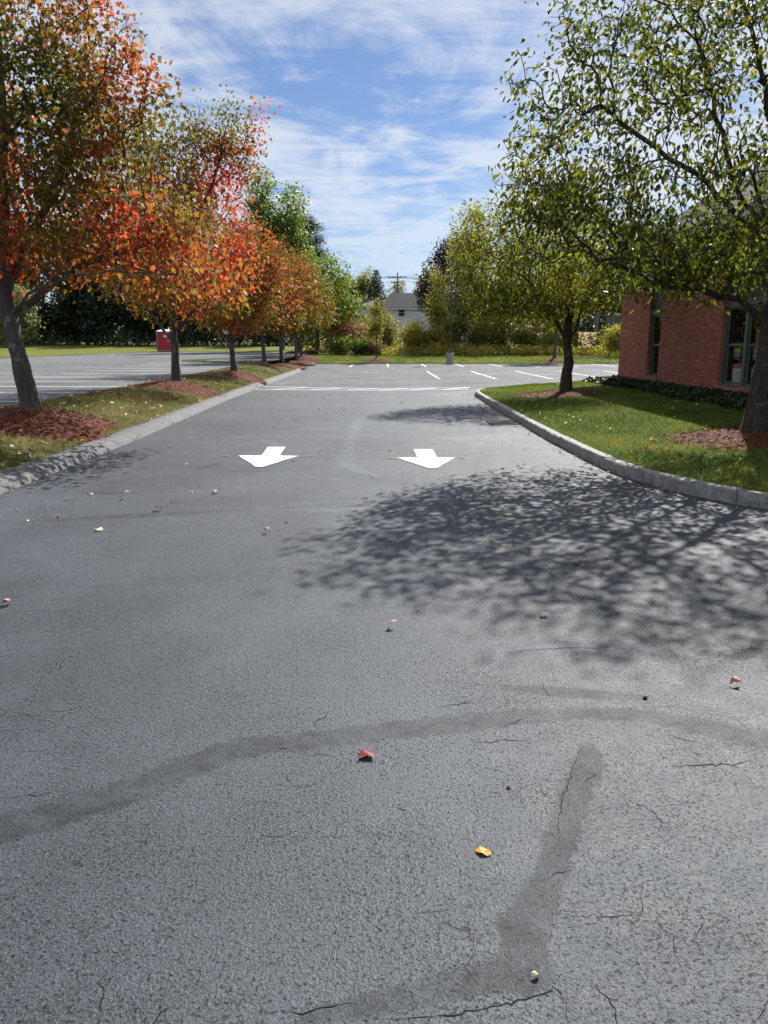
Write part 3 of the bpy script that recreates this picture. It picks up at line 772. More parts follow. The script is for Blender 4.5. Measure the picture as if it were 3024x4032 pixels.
# asphalt berm on the left --------------------------------------------------------
def make_berm():
    ys = np.concatenate([np.linspace(-8, 30, 220), np.linspace(30.3, 64.0, 130)])
    P = np.stack([berm_x(ys), ys], -1)
    for _ in range(12): P[1:-1] = P[1:-1] * 0.5 + 0.25 * (P[:-2] + P[2:])
    prof = [(0.02, -0.02), (0.0, 0.004), (-0.05, 0.055), (-0.12, 0.098), (-0.20, 0.122), (-0.29, 0.130), (-0.36, 0.120), (-0.44, 0.07)]
    V = []
    T = np.gradient(P, axis=0); T /= np.linalg.norm(T, axis=1)[:, None]
    for i, p in enumerate(P):
        nr = np.array([T[i, 1], -T[i, 0]])
        for k, (w_, z_) in enumerate(prof):
            q = p + nr * w_
            nz = (vnoise(np.array([q[0], q[1], k * .3]), 2.2, 4) - .5) * 0.012 + (vnoise(np.array([q[0], q[1], k * .3]), 9, 6) - .5) * 0.005
            V.append((q[0] + nz, q[1], z_ + (nz if 0 < k < 7 else 0) + float(pave_z(q[1]))))
    m = len(prof); n = len(P)
    i = np.arange(n - 1)[:, None] * m + np.arange(m - 1)[None, :]
    F = np.stack([i, i + m, i + m + 1, i + 1], -1).reshape(-1, 4)
    o = link('berm', mesh_np('berm', V, F, M['berm'], True))
    tag(o, 'rounded grey asphalt berm edging the maple strip', kind='structure')
    # open cracks across it
    rg = random.Random(8)
    for y in (9.0, 10.6, 12.35, 13.1, 20.2, 23.0, 24.5, 30.5):
        V = []; F = []
        for k in range(1, 7):
            w_, z_ = prof[k]; yy = y + rg.uniform(-.06, .06) + 0.25 * w_
            x = float(berm_x(yy)) + w_
            V += [(x, yy - .005, z_ + .009), (x, yy + .005, z_ + .009)]
        for k in range(5): F.append((2*k, 2*k+1, 2*k+3, 2*k+2))
        link('crack', mesh_np('crack', V, F, M['crack']), o)
make_berm()

# lawns -----------------------------------------------------------------------
ysr = np.concatenate([np.linspace(5.75, 30, 120), np.linspace(30.3, 40.5, 30)])
lawn_r = link('lawn', band_mesh('lawn', ysr, lambda y: curb_x(y) + 0.128, lambda y: np.full_like(y, 15.0), rlawn_z, M['lawn_r'], 46))
tag(lawn_r, 'green mown lawn between the kerb and the brick building', kind='structure')
ysl = np.concatenate([np.linspace(-8, 30, 140), np.linspace(30.4, 64.1, 100)])
lawn_l = link('lawn', band_mesh('lawn', ysl, lambda y: berm_x(y) - 0.345, isl_left, isl_z, M['lawn_l'], 26))
tag(lawn_l, 'dry grass strip under the row of maples', kind='structure')
o = link('verge', grid_mesh('verge', np.linspace(-9.6, 46, 90), np.linspace(63.6, 74, 24), lambda X, Y: verge_z(X, Y), M['lawn_verge']))
tag(o, 'sunlit grass verge beyond the parking lot', kind='structure')
o = link('lawn', band_mesh('lawn', np.linspace(30, 112, 50), lambda y: np.interp(y, [30, 40, 56.6, 62, 71, 78, 80.5, 83, 112], [-29.5, -28.8, -27.7, -26.4, -25.5, -24.6, -20, -8.6, -8.6]), lambda y: np.full_like(y, -75.0), lambda X, Y: lot_z(Y) + 0.02 + 0.35 * smooth(80, 100, Y) + 0.008 * np.clip(-26 - X, 0, 60) , M['lawn_far'], 30))
tag(o, 'yellow green lawn beyond the left parking lot', kind='structure')
o = link('bank', grid_mesh('bank', np.linspace(14, 60, 30), np.linspace(88, 126, 24), lambda X, Y: 1.2 + 2.3 * smooth(88, 118, Y) + 0.0 * X, M['lawn_gold']))
tag(o, 'straw coloured grass bank behind the shrubs at right', kind='structure')
# mown grass blades, too many to count
def blades(name, label, n, sampler, h, w, mat, seed, dry=0.0):
    rg = rngf(seed)
    P, dens = sampler(rg, n)
    n = len(P)
    a = rg.random(n) * 2 * np.pi
    lean = rg.normal(0, 0.45, (n, 2))
    hh = h * (0.55 + 0.8 * rg.random(n)); ww = w * (0.7 + 0.6 * rg.random(n))
    side = np.stack([np.cos(a), np.sin(a), np.zeros(n)], -1) * ww[:, None] / 2
    tip = P + np.stack([lean[:, 0] * hh, lean[:, 1] * hh, hh], -1)
    base = P - np.array([0, 0, 0.004])
    V = np.stack([base - side, base + side, tip], 1).reshape(-1, 3)
    F = np.arange(3 * n).reshape(-1, 3)
    patch = fbm2(P[:, 0], P[:, 1], 0.9, seed + 2)
    tone = np.clip(0.05 + 1.75 * (patch - 0.25) + rg.normal(0, .16, n) + dry, 0, 1)
    me = mesh_np(name, V, F, mat, False, {'tone': np.repeat(tone, 3), 'rnd': np.repeat(rg.random(n), 3)})
    o = link(name, me); tag(o, label, 'grass', kind='stuff'); return o
def samp_r(rg, n):
    y = 6.0 + (30 - 6.0) * rg.random(n) ** 1.5; u = rg.random(n)
    x0 = curb_x(y) + 0.15; x = x0 + u * (np.minimum(10.5, 8.2) - x0)
    k = x > x0; x, y = x[k], y[k]
    return np.stack([x, y, rlawn_z(x, y)], -1), None
blades('grass', 'short green grass blades of the lawn by the brick building', 120000, samp_r, 0.042, 0.011, M['grass_r'], 31, -0.05)
def samp_l(rg, n):
    y = 6.0 + 46 * rg.random(n) ** 2.0; u = rg.random(n)
    xb = berm_x(y) - 0.37 - 0.06 * rg.random(n) ** 2; xl = isl_left(y) + 0.04
    x = xb + (xl - xb) * u
    return np.stack([x, y, isl_z(x, y)], -1), None
blades('grass', 'dry short grass blades under the maple row', 90000, samp_l, 0.045, 0.011, M['grass_l'], 33, 0.17)
def samp_v(rg, n):
    y = 63.75 + 9.5 * rg.random(n); x = -8.5 + 30 * rg.random(n)
    return np.stack([x, y, verge_z(x, y)], -1), None
blades('grass', 'green grass blades of the far verge', 26000, samp_v, 0.09, 0.05, M['grass_r'], 37, 0.12)
# storm drain -------------------------------------------------------------------
def drain():
    t = empty('drain_grate', (2.55, 16.27, 0)); tag(t, 'rusty dark storm drain grate beside the granite kerb', 'drain grate')
    b = MB(); b.box(-.30, .27, -.36, .36, .0062, .0072); b.build('pit', M['void'], t)
    b = MB()
    for s in (-1, 1): b.box(-.33, .30, s*.36 - .03, s*.36 + .03, .005, .022)
    b.box(-.345, -.285, -.39, .39, .005, .021); b.box(.255, .315, -.39, .39, .005, .021)
    b.build('rim', M['iron'], t)
    for k in range(9):
        b = MB(); x = -.26 + k * .062
        b.box(x, x + .024, -.335, .335, .008, .019); b.build('bar', M['iron'], t)
drain()

# ------------------------------------------------------------------ brick building
def brick_building():
    X = 8.25; YF = 27.55; YN = 8.5; ZB = 0.20; ZE = 4.25
    t = empty('brick_building', (X, 18, 0.3)); tag(t, 'red brick office building with green windows and shingled roof on the right', 'building')
    ox, oy, oz = X, 18.0, 0.3
    opens = [(23.56, 24.60, 0.645, 3.25), (15.95, 19.30, 0.645, 3.25), (10.6, 12.9, 0.645, 3.25)]
    # backing wall with openings: mortar plane 9 mm behind the brick faces
    b = MB()
    def seg(y0, y1, z0, z1): b.box(.012, .30, y0 - oy, y1 - oy, z0 - oz, z1 - oz)
    edges = [YN]
    prev = YN
    for (a, c, z0, z1) in sorted(opens):
        seg(prev, a, ZB, ZE); seg(a, c, ZB, z0); seg(a, c, z1, ZE); prev = c
    seg(prev, YF, ZB, ZE)
    b.box(.30, 12.0, YF - .3 - oy, YF - oy, ZB - oz, ZE - oz)      # far end wall
    b.box(.30, 12.0, YN - oy, YN + .3 - oy, ZB - oz, ZE - oz)      # near end wall
    b.box(11.7, 12.0, YN + .3 - oy, YF - .3 - oy, ZB - oz, ZE - oz)
    wall = b.build('wall', M['mortar'], t)
    b = MB(); b.box(.302, 11.69, YN + .302 - oy, YF - .302 - oy, 0.62 - oz, 0.64 - oz); b.build('floor_slab', M['room'], t)
    b = MB(); b.box(3.2, 3.3, YN + .31 - oy, YF - .31 - oy, 0.65 - oz, 3.9 - oz); b.build('inner_wall', M['room'], t)
    # bricks
    ch = 0.0677; L = 0.203; J = 0.010
    rg = random.Random(17)
    me = bpy.data.meshes.new('brick')
    def brick_v(l, h, d):
        e = .004
        return [(-.002, -l/2 + e, -h/2 + e), (-.002, l/2 - e, -h/2 + e), (-.002, l/2 - e, h/2 - e), (-.002, -l/2 + e, h/2 - e),
                (.004, -l/2, -h/2), (.004, l/2, -h/2), (.004, l/2, h/2), (.004, -l/2, h/2), (d, -l/2, -h/2), (d, l/2, -h/2), (d, l/2, h/2), (d, -l/2, h/2)]
    BF = [(0, 3, 2, 1)] + [(i, (i+1) % 4, 4 + (i+1) % 4, 4 + i) for i in range(4)] + [(4+i, 4+(i+1) % 4, 8+(i+1) % 4, 8+i) for i in range(4)]
    me.from_pydata(brick_v(L, ch - J, .05), [], BF); me.materials.append(M['brick']); me.update()
    full = []; rest_v = []; rest_f = []
    nz = int((ZE - ZB) / ch)
    for r in range(nz):
        z = ZB + ch * (r + .5); off = (L + J) / 2 if r % 2 else 0.0
        y = YF - off
        cells = []
        while y > YN:
            y0 = max(YN, y - L); cells.append((y0, min(y, YF))); y -= L + J
        if off: cells.append((YF - off + J, YF))
        for (a, c) in cells:
            parts = [(a, c)]
            for (wa, wc, z0, z1) in opens:
                if z0 - .09 < z < z1:
                    nxt = []
                    for (p, q) in parts:
                        if q <= wa or p >= wc: nxt.append((p, q))
                        else:
                            if p < wa - .02: nxt.append((p, wa))
                            if q > wc + .02: nxt.append((wc, q))
                    parts = nxt
            for (p, q) in parts:
                if q - p < .03: continue
                full.append(((p + q) / 2, z, q - p))
    cand = [(abs(y - 19.6) + abs(z - 1.25) * .9, k) for k, (y, z, l) in enumerate(full) if abs(l - L) < .002 and 19.33 < y < 23.4 and .4 < z < 2.15]
    own = set(k for _, k in sorted(cand)[:300])
    for k, (y, z, l) in enumerate(full):
        px = rg.uniform(-.003, .002)
        if k in own:
            o = link('brick', me, wall, (px, y - oy, z - oz))
        else:
            s = len(rest_v)
            rest_v += [(vx + px, vy + y - oy, vz + z - oz) for vx, vy, vz in brick_v(l, ch - J, .05)]
            rest_f += [tuple(i + s for i in f) for f in BF]
    o = link('brickwork', mesh_np('brickwork', rest_v, rest_f, M['brick']), wall); o['kind'] = 'stuff'
    # reveals, windows
    for wi, (a, c, z0, z1) in enumerate(opens):
        b = MB()
        b.box(.006, .084, c - .005 - oy, c - .002 - oy, z0 + .04 - oz, z1 - .01 - oz); b.build('reveal', M['brick'], t)
        b = MB(); b.box(.006, .084, a + .002 - oy, a + .005 - oy, z0 + .04 - oz, z1 - .01 - oz); b.build('reveal', M['brick'], t)
        # sill: a rowlock course of bricks on edge, or a stone slab
        for k in range(int((c - a + .12) / .0677)):
            b = MB(); y0 = a - .06 + k * .0677
            b.box(-.045, .10, y0 + .004 - oy, y0 + .0637 - oy, z0 - .095 - oz, z0 - .012 - oz); b.build('sill_brick', M['brick'], wall)
        w = link('window', MB_frame(a, c, z0, z1, oy, oz), t)
        b = MB(); b.box(-.02, .20, a + .01 - oy, c - .01 - oy, z0 - .010 - oz, z0 + .035 - oz); b.build('sill', M['frame'], w, bevel=.006)
        b = MB(); b.box(.12, .22, a + .051 - oy, c - .051 - oy, 2.652 - oz, z1 - oz); b.build('spandrel', M['spandrel'], w)
        ns = 1 if c - a < 1.2 else (3 if c - a > 3 else 2)
        mull = .13; sw = (c - a - .10 - mull * (ns - 1)) / ns
        zt = 2.50
        for s in range(ns):
            y0 = a + .05 + s * (sw + mull); y1 = y0 + sw
            if s: 
                b = MB(); b.box(.085, .21, y0 - mull - oy, y0 - oy, z0 + .03 - oz, zt - oz); b.build('mullion', M['frame'], w)
            zm = 1.60
            for (p, q, dx) in ((z0 + .035, zm + .02, .165), (zm - .02, zt, .135)):
                b = MB(); f = .055
                b.box(dx, dx + .035, y0 - oy, y0 + f - oy, p - oz, q - oz); b.box(dx, dx + .035, y1 - f - oy, y1 - oy, p - oz, q - oz)
                b.box(dx, dx + .035, y0 + f - oy, y1 - f - oy, p - oz, p + f - oz); b.box(dx, dx + .035, y0 + f - oy, y1 - f - oy, q - f - oz, q - oz)
                b.build('sash', M['frame'], w)
                b = MB(); b.box(dx + .014, dx + .020, y0 + f - oy, y1 - f - oy, p + f - oz, q - f - oz); b.build('pane', M['glass'], w)
            # drapes hung inside at the sides of each sash
            for (d0, d1) in ((y0 + .02, y0 + .22), (y1 - .22, y1 - .02)):
                n = 14; V = []; F = []
                for i in range(n + 1):
                    yy = d0 + (d1 - d0) * i / n; xx = .33 + .025 * math.sin(i * 1.9)
                    V += [(xx, yy - oy, z0 + .05 - oz), (xx, yy - oy, zt + .3 - oz)]
                for i in range(n): F.append((2*i, 2*i+2, 2*i+3, 2*i+1))
                link('drape', mesh_np('drape', V, F, M['curtain'], True), w)
    # eaves and hipped roof
    oh = .8; x0 = -oh; y0 = YN - oh - oy; y1 = YF + oh - oy; ze = 4.42 - oz; xr = 6.0; zr = ze + (xr + oh) * .62
    b = MB(); b.box(x0, x0 + .02, y0, y1, ze - .20, ze); b.box(x0 + .02, 12.4, y1 - .02, y1, ze - .20, ze); b.box(x0 + .02, 12.4, y0, y0 + .02, ze - .20, ze)
    b.build('fascia', M['white_trim'], t)
    b = MB(); b.box(x0 + .022, 12.4, y0 + .022, y1 - .022, ze - .10, ze - .085); b.build('soffit', M['white_trim'], t)
    b = MB(); hip = xr + oh
    P = [(x0 - .03, y0 - .03, ze + .004), (12.53, y0 - .03, ze + .004), (12.53, y1 + .03, ze + .004), (x0 - .03, y1 + .03, ze + .004), (xr, y0 + hip, zr), (xr, y1 - hip, zr)]
    b.add(P, [(3, 0, 4, 5), (2, 3, 5), (1, 2, 5, 4), (0, 1, 4), (0, 3, 2, 1)])
    roof = b.build('roof', M['shingle'], t)
    # shingle courses on the two slopes that show
    sl = math.hypot(hip, zr - ze); n = int(sl / .145)
    b = MB()
    for k in range(n):
        u0 = k / n; u1 = (k + 1) / n
        xa, za = x0 - .03 + (hip + .03) * u0, ze + .004 + (zr - ze) * u0; xb, zb = x0 - .03 + (hip + .03) * u1, ze + .004 + (zr - ze) * u1
        ya0, ya1 = y0 - .03 + hip * u0, y1 + .03 - hip * u0; yb0, yb1 = y0 - .03 + hip * u1, y1 + .03 - hip * u1
        b.add([(xa - .004, ya0, za + .016), (xa - .004, ya1, za + .016), (xb, yb1, zb + .006), (xb, yb0, zb + .006), (xa, ya0, za), (xa, ya1, za)], [(0, 1, 2, 3), (4, 5, 1, 0)])
    o = b.build('shingles', M['shingle'], roof); o['kind'] = 'stuff'
    b = MB(); b.tube([(x0 - .06, y0, ze - .03), (x0 - .06, y1, ze - .03)], .055, 8); b.build('gutter', M['white_trim'], t)

def MB_frame(a, c, z0, z1, oy, oz):
    b = MB(); zt = 2.50
    b.box(.085, .22, a + .006 - oy, a + .05 - oy, z0 + .036 - oz, z1 - oz); b.box(.085, .22, c - .05 - oy, c - .006 - oy, z0 + .036 - oz, z1 - oz)
    b.box(.075, .22, a + .05 - oy, c - .05 - oy, zt - oz, zt + .10 - oz)
    b.box(.060, .22, a + .05 - oy, c - .05 - oy, zt + .10 - oz, zt + .15 - oz)
    me = bpy.data.meshes.new('window'); me.from_pydata(b.v, [], b.f); me.materials.append(M['frame']); me.update()
    return me
brick_building()

# ------------------------------------------------------------------ trees
LEAF = {
    'maple': (np.array([(0, 0), (.40, .02), (.27, .24), (.52, .50), (.21, .55), (0, 1.0), (-.21, .55), (-.52, .50), (-.27, .24), (-.40, .02), (0, .36)], float),
              [(10, k, (k + 1) % 10) for k in range(10)]),
    'oval': (np.array([(0, 0), (.20, .22), (.245, .52), (.10, .86), (0, 1.0), (-.10, .86), (-.245, .52), (-.20, .22), (0, .30), (0, .66)], float),
             [(0, 1, 8), (1, 2, 9), (1, 9, 8), (2, 3, 9), (3, 4, 9), (4, 5, 9), (5, 6, 9), (6, 7, 8), (6, 8, 9), (7, 0, 8)]),
    'kite': (np.array([(0, 0), (.36, .45), (0, 1.0), (-.36, .45)], float), [(0, 1, 2), (0, 2, 3)]),
    'needle': (np.array([(0, 0), (.10, .3), (0, 1.0), (-.10, .3)], float), [(0, 1, 2), (0, 2, 3)]),
}
def norm(a): return a / np.maximum(1e-9, np.linalg.norm(a, axis=-1, keepdims=True))
def leaf_mesh(name, P, A, size, kind, mat, rg, tone, curl=0.25, fold=0.25):
    """P bases, A leaf axes"""
    n = len(P)
    T, F = LEAF[kind]; F = np.array(F)
    A = norm(A)
    rnd = norm(rg.normal(0, 1, (n, 3)) + np.array([0, 0, 1.2]))
    B = norm(np.cross(A, rnd)); N_ = np.cross(B, A)
    s = size * (0.65 + 0.7 * rg.random(n))
    cu = curl * (0.4 + 1.2 * rg.random(n)); fo = fold * (rg.random(n) * 1.6 - 0.2)
    tx = T[:, 0][None, :]; ty = T[:, 1][None, :]
    off = np.abs(tx) * fo[:, None] * 1.6 - cu[:, None] * ty ** 2 * 0.6
    V = P[:, None, :] + s[:, None, None] * (tx[..., None] * B[:, None, :] + ty[..., None] * A[:, None, :] + off[..., None] * N_[:, None, :])
    k = len(T)
    FF = (np.arange(n)[:, None, None] * k + F[None]).reshape(-1, 3)
    return mesh_np(name, V.reshape(-1, 3), FF, mat, False, {'tone': np.repeat(np.clip(tone, 0, 1), k), 'rnd': np.repeat(rg.random(n), k)})

def tube_np(pts, rad, sides):
    pts = np.asarray(pts); n = len(pts)
    t = np.gradient(pts, axis=0); t = norm(t)
    m = np.abs(t.mean(0)); ref = np.eye(3)[int(np.argmin(m))]
    a = norm(np.cross(t, ref)); b = np.cross(t, a)
    q = np.arange(sides) * 2 * np.pi / sides
    V = pts[:, None, :] + np.asarray(rad)[:, None, None] * (np.cos(q)[None, :, None] * a[:, None, :] + np.sin(q)[None, :, None] * b[:, None, :])
    i = (np.arange(n - 1)[:, None] * sides + np.arange(sides)[None, :]); j = (np.arange(n - 1)[:, None] * sides + (np.arange(sides)[None, :] + 1) % sides)
    F = np.stack([i, j, j + sides, i + sides], -1).reshape(-1, 4)
    return V.reshape(-1, 3), F

def join_tubes(L):
    V = []; F = []; o = 0
    for v, f in L: V.append(v); F.append(f + o); o += len(v)
    return np.concatenate(V), np.concatenate(F)

def grow(seed, trunk, lobes, n_attr, limbs=(), step=0.28, k_path=0.28, shell=0.45, up=0.15, first=0.35, wander=0.05):
    """skeleton: trunk polyline, given limbs, then every crown point joined to the cheapest node"""
    rg = rngf(seed)
    pos = [np.array(p, float) for p in trunk]; par = [-1] + list(range(len(trunk) - 1))
    plen = [0.0]
    for k in range(1, len(pos)): plen.append(plen[-1] + np.linalg.norm(pos[k] - pos[k-1]) * 0.35)
    for (start, pts) in limbs:
        p = start
        for q in pts:
            q = np.array(q, float); a = pos[p]; d = np.linalg.norm(q - a); m = max(1, int(d / step))
            for i in range(1, m + 1):
                pos.append(a + (q - a) * i / m + rg.normal(0, wander * .5, 3)); par.append(p); plen.append(plen[p] + d / m * 0.6); p = len(pos) - 1
    wts = np.array([l[2] if len(l) > 2 else np.prod(l[1]) ** (2/3) for l in lobes]); wts = wts / wts.sum()
    idx = rg.choice(len(lobes), n_attr, p=wts)
    d = norm(rg.normal(0, 1, (n_attr, 3))); r = rg.random(n_attr) ** shell
    C = np.array([l[0] for l in lobes]); Rr = np.array([l[1] for l in lobes])
    A = C[idx] + d * r[:, None] * Rr[idx]
    fork = np.array(trunk[-1])
    A = A[np.argsort(np.linalg.norm(A - np.array(trunk[max(0, int(len(trunk) * .6))]), axis=1))]
    firstn = max(1, int(len(trunk) * first))
    cap = n_attr * 24 + len(pos) + 10
    PP = np.zeros((cap, 3)); PL = np.full(cap, 1e9); PA = np.full(cap, -1, int)
    n = len(pos); PP[:n] = pos; PL[:n] = plen; PA[:n] = par
    PLc = PL.copy(); PLc[:firstn] = 1e6
    tips = []
    for a in A:
        dist = np.linalg.norm(PP[:n] - a, axis=1)
        below = np.clip(PP[:n, 2] - a[2], 0, None)
        p = int(np.argmin(dist + k_path * PLc[:n] + below * 0.5))
        a0 = PP[p]; dd = dist[p]
        gp = PA[p]; dirp = norm(a0 - PP[gp]) if gp >= 0 else np.array([0, 0, 1.])
        ctrl = a0 + dirp * dd * 0.35 + (a - a0) * 0.2 + np.array([0, 0, up * dd])
        m = max(2, min(20, int(math.ceil(dd / step))))
        q = p
        for i in range(1, m + 1):
            t = i / m
            x = (1-t)**2 * a0 + 2*t*(1-t) * ctrl + t*t * a
            if i < m: x = x + rg.normal(0, wander * min(1, dd), 3)
            if n >= cap - 1: break
            PP[n] = x; PA[n] = q; PL[n] = PL[q] + dd / m; PLc[n] = PL[n]; q = n; n += 1
        tips.append(q)
    return PP[:n], PA[:n], np.array(tips), len(trunk)

def radii(PP, PA, tips, ntr, trunk_r, tip_r, fork_ratio=0.8):
    n = len(PP); cnt = np.zeros(n); cnt[tips] += 1
    for k in range(n - 1, 0, -1): cnt[PA[k]] += cnt[k]
    cnt = np.maximum(cnt, 1); root = cnt[0]
    e = math.log(root) / math.log(trunk_r * fork_ratio / tip_r)
    return tip_r * cnt ** (1 / e)

def tree(name, label, group, base, trunk, trunk_r, lobes, n_attr, per, leaf, size, mat, bark, seed, limbs=(), tone_fn=None, droop=0.6,
         spread=0.22, tip_r=0.004, draw=0.006, sides=6, limb_r=0.035, step=0.28, flare=1.35, curl=0.3, fold=0.25, cat='tree', shell=0.45, up=0.15,
         k_path=0.28, first=0.35, wander=0.05, along=0.5, twist=1.0, fork=0.8):
    """an Empty at the foot; parts trunk, limb (each big one), twigs and crown"""
    rg = rngf(seed + 1000)
    base = np.array(base, float)
    PP, PA, tips, ntr = grow(seed, trunk, lobes, n_attr, limbs, step, up=up, shell=shell, k_path=k_path, first=first, wander=wander)
    rad = radii(PP, PA, tips, ntr, trunk_r, tip_r, fork)
    tl = np.linspace(0, 1, ntr)
    rad[:ntr] = np.maximum(rad[:ntr], trunk_r * (1 - 0.28 * tl)); 
    root = empty(name, base); tag(root, label, cat, group)
    # chains: follow the thickest child
    n = len(PP); kids = [[] for _ in range(n)]
    for k in range(1, n): kids[PA[k]].append(k)
    main = np.full(n, -1)
    for k in range(n):
        if kids[k]: main[k] = max(kids[k], key=lambda c: rad[c])
    ntrunk = ntr
    tr_idx = list(range(ntr))
    q = main[ntr - 1]
    while q >= 0 and rad[q] > trunk_r * 0.45: tr_idx.append(q); q = main[q]
    inset = set(tr_idx)
    # trunk mesh with root flare and uneven girth
    tp = PP[tr_idx]; trr = rad[tr_idx].copy()
    zz = tp[:, 2] - tp[0, 2]
    trr *= 1 + (flare - 1) * np.exp(-zz / (trunk_r * 1.6))
    # resample for smoothness
    sl = np.concatenate([[0], np.cumsum(np.linalg.norm(np.diff(tp, axis=0), axis=1))])
    u = np.linspace(0, sl[-1], max(14, int(sl[-1] / 0.09)))
    tp2 = np.stack([np.interp(u, sl, tp[:, k]) for k in range(3)], -1); tr2 = np.interp(u, sl, trr)
    for _ in range(3): tp2[1:-1] = .5 * tp2[1:-1] + .25 * (tp2[:-2] + tp2[2:])
    tp2[0, 2] -= 0.12
    v, f = tube_np(tp2 - base, tr2, 18)
    cen = np.repeat(tp2 - base, 18, 0); nn = norm(v - cen)
    v = v + nn * ((vnoise(v, 7, seed) - .5) * trunk_r * .22 + (vnoise(v * np.array([1, 1, .35]), 22, seed) - .5) * trunk_r * .16 * twist)[:, None]
    link('trunk', mesh_np('trunk', v, f, bark, True), root)
    small = []; nlimb = 0
    for k in range(n):
        for c in kids[k]:
            if c in inset: continue
            if c == main[k] and k not in inset: continue
            ch = [k, c]; q = main[c]
            while q >= 0: ch.append(q); q = main[q]
            r = rad[ch].copy(); r[0] = min(r[0], rad[c] * 1.25)
            keep = r > draw
            if not keep[1]: continue
            m = int(np.argmin(keep)) if not keep.all() else len(ch)
            ch = ch[:max(2, m + 1)]; r = r[:len(ch)]
            if rad[c] > limb_r and nlimb < 14:
                v, f = tube_np(PP[ch] - base, r, 10); nlimb += 1
                cc = np.repeat(PP[ch] - base, 10, 0)
                v = v + norm(v - cc) * ((vnoise(v, 9, seed) - .5) * .25)[:, None] * np.repeat(r, 10)[:, None]
                link('limb', mesh_np('limb', v, f, bark, True), root)
            else:
                small.append(tube_np(PP[ch] - base, r, sides if rad[c] > .012 else max(3, sides - 3)))
    if small:
        v, f = join_tubes(small)
        o = link('twigs', mesh_np('twigs', v, f, bark, True), root); o['kind'] = 'stuff'
    # leaves along the last stretch of every twig
    nt_ = len(tips); back = tips
    P0 = PP[tips]; P1 = PP[PA[tips]]
    ti = np.repeat(np.arange(nt_), per)
    t = rg.random(len(ti)) ** 0.8
    tw = norm(P0 - P1)[ti]
    LP = P0[ti] - tw * (t * along)[:, None] + np.clip(rg.normal(0, spread, (len(ti), 3)), -1.5 * spread, 1.5 * spread) * np.array([1, 1, .8])
    ctr = np.average([l[0] for l in lobes], axis=0)
    outw = norm(LP - ctr)
    A = tw * 0.5 + outw * 0.35 + rg.normal(0, .55, (len(ti), 3)) + np.array([0, 0, -droop])
    tone = tone_fn(LP, rg) if tone_fn else np.clip(rg.normal(.45, .22, len(LP)), 0, 1)
    o = link('crown', leaf_mesh('crown', LP - base, A, size, leaf, mat, rg, tone, curl, fold), root); o['kind'] = 'stuff'
    return root

def copy_tree(root, loc, rz=0.0, sc=1.0, label=None, scz=None):
    r = root.copy(); COL.objects.link(r); r.location = loc; r.rotation_euler = (0, 0, rz); r.scale = (sc, sc, scz or sc)
    if label: r['label'] = label
    for ch in root.children:
        c = ch.copy(); COL.objects.link(c); c.parent = r
    return r

def mulch(label, cx, cy, rx, ry, h, zf, n, seed, ux=0.0, uy=0.0):
    """a heap of shredded bark: the heap and its chips"""
    rg = rngf(seed)
    t = empty('mulch_bed', (cx, cy, float(zf(np.array([cx]), np.array([cy]))[0]))); tag(t, label, 'mulch bed')
    z0 = t.location.z
    nr, na = 16, 48
    rr = np.linspace(0.0, 1, nr); aa = np.linspace(0, 2*np.pi, na, endpoint=False)
    Rr, Aa = np.meshgrid(rr, aa, indexing='ij')
    edge = 1 + 0.20 * (vnoise2(np.cos(Aa) * 1.5 + 7, np.sin(Aa) * 1.5, 1.0, seed) - .5) * 2
    def surf(R_, A_):
        e = 1 + 0.20 * (vnoise2(np.cos(A_) * 1.5 + 7, np.sin(A_) * 1.5, 1.0, seed) - .5) * 2
        x = cx + rx * R_ * e * np.cos(A_); y = cy + ry * R_ * e * np.sin(A_)
        z = zf(x, y) + h * (1 - R_ ** 1.7) ** 1.0 - 0.03 * R_ ** 4 + 0.05 * (fbm2(x, y, 5, seed) - .5) * (1 - R_ ** 6)
        return x, y, z
    x, y, z = surf(Rr, Aa)
    V = np.stack([x - cx, y - cy, z - z0], -1).reshape(-1, 3)
    i = np.arange(nr - 1)[:, None] * na + np.arange(na)[None]; j = np.arange(nr - 1)[:, None] * na + (np.arange(na)[None] + 1) % na
    F = np.stack([i, i + na, j + na, j], -1).reshape(-1, 4)
    link('heap', mesh_np('heap', V, F, M['mulch'], True), t)
    Rr = np.sqrt(rg.random(n)) * (1 + 0.06 * rg.random(n)); Aa = rg.random(n) * 2 * np.pi
    x, y, z = surf(Rr, Aa)
    P = np.stack([x - cx, y - cy, z - z0 + .004], -1)
    A = norm(np.stack([rg.normal(0, 1, n), rg.normal(0, 1, n), rg.normal(0.1, .45, n)], -1))
    me = leaf_mesh('chips', P, A, 0.065, 'needle', M['chip'], rg, np.clip(rg.normal(.45, .25, n), 0, 1), 0.1, 0.1)
    o = link('chips', me, t); o['kind'] = 'stuff'
    return t

def wall_cover():
    rg = rngf(36); n = 15000
    y = 9.5 + 18.3 * rg.random(n); w = 1.15 + 0.5 * (fbm2(y, y * 0, .8, 3) - .4)
    x = 8.2 - w * rg.random(n)
    P = np.stack([x, y, rlawn_z(x, y) + .02 + (.05 + .12 * fbm2(x, y, 2.2, 4)) * rg.random(n)], -1)
    A = np.stack([rg.normal(0, 1, n), rg.normal(0, 1, n), rg.normal(.5, .4, n)], -1)
    o = link('ground_cover', leaf_mesh('ground_cover', P, A, .085, 'kite', M['lf_ivy'], rg, np.clip(rg.normal(.45, .25, n), 0, 1)))
    tag(o, 'low dark evergreen ground cover along the foot of the brick wall', 'ground cover', kind='stuff')
M['lf_ivy'] = leaf_mat('dark ground cover leaves', [(0.0, (0.012, 0.026, 0.008)), (0.6, (0.028, 0.052, 0.013)), (1.0, (0.055, 0.080, 0.020))], transl=.2, rough=.45, spec=.4)
wall_cover()
def hnoise(P, f, seed): return vnoise(P, f, seed)

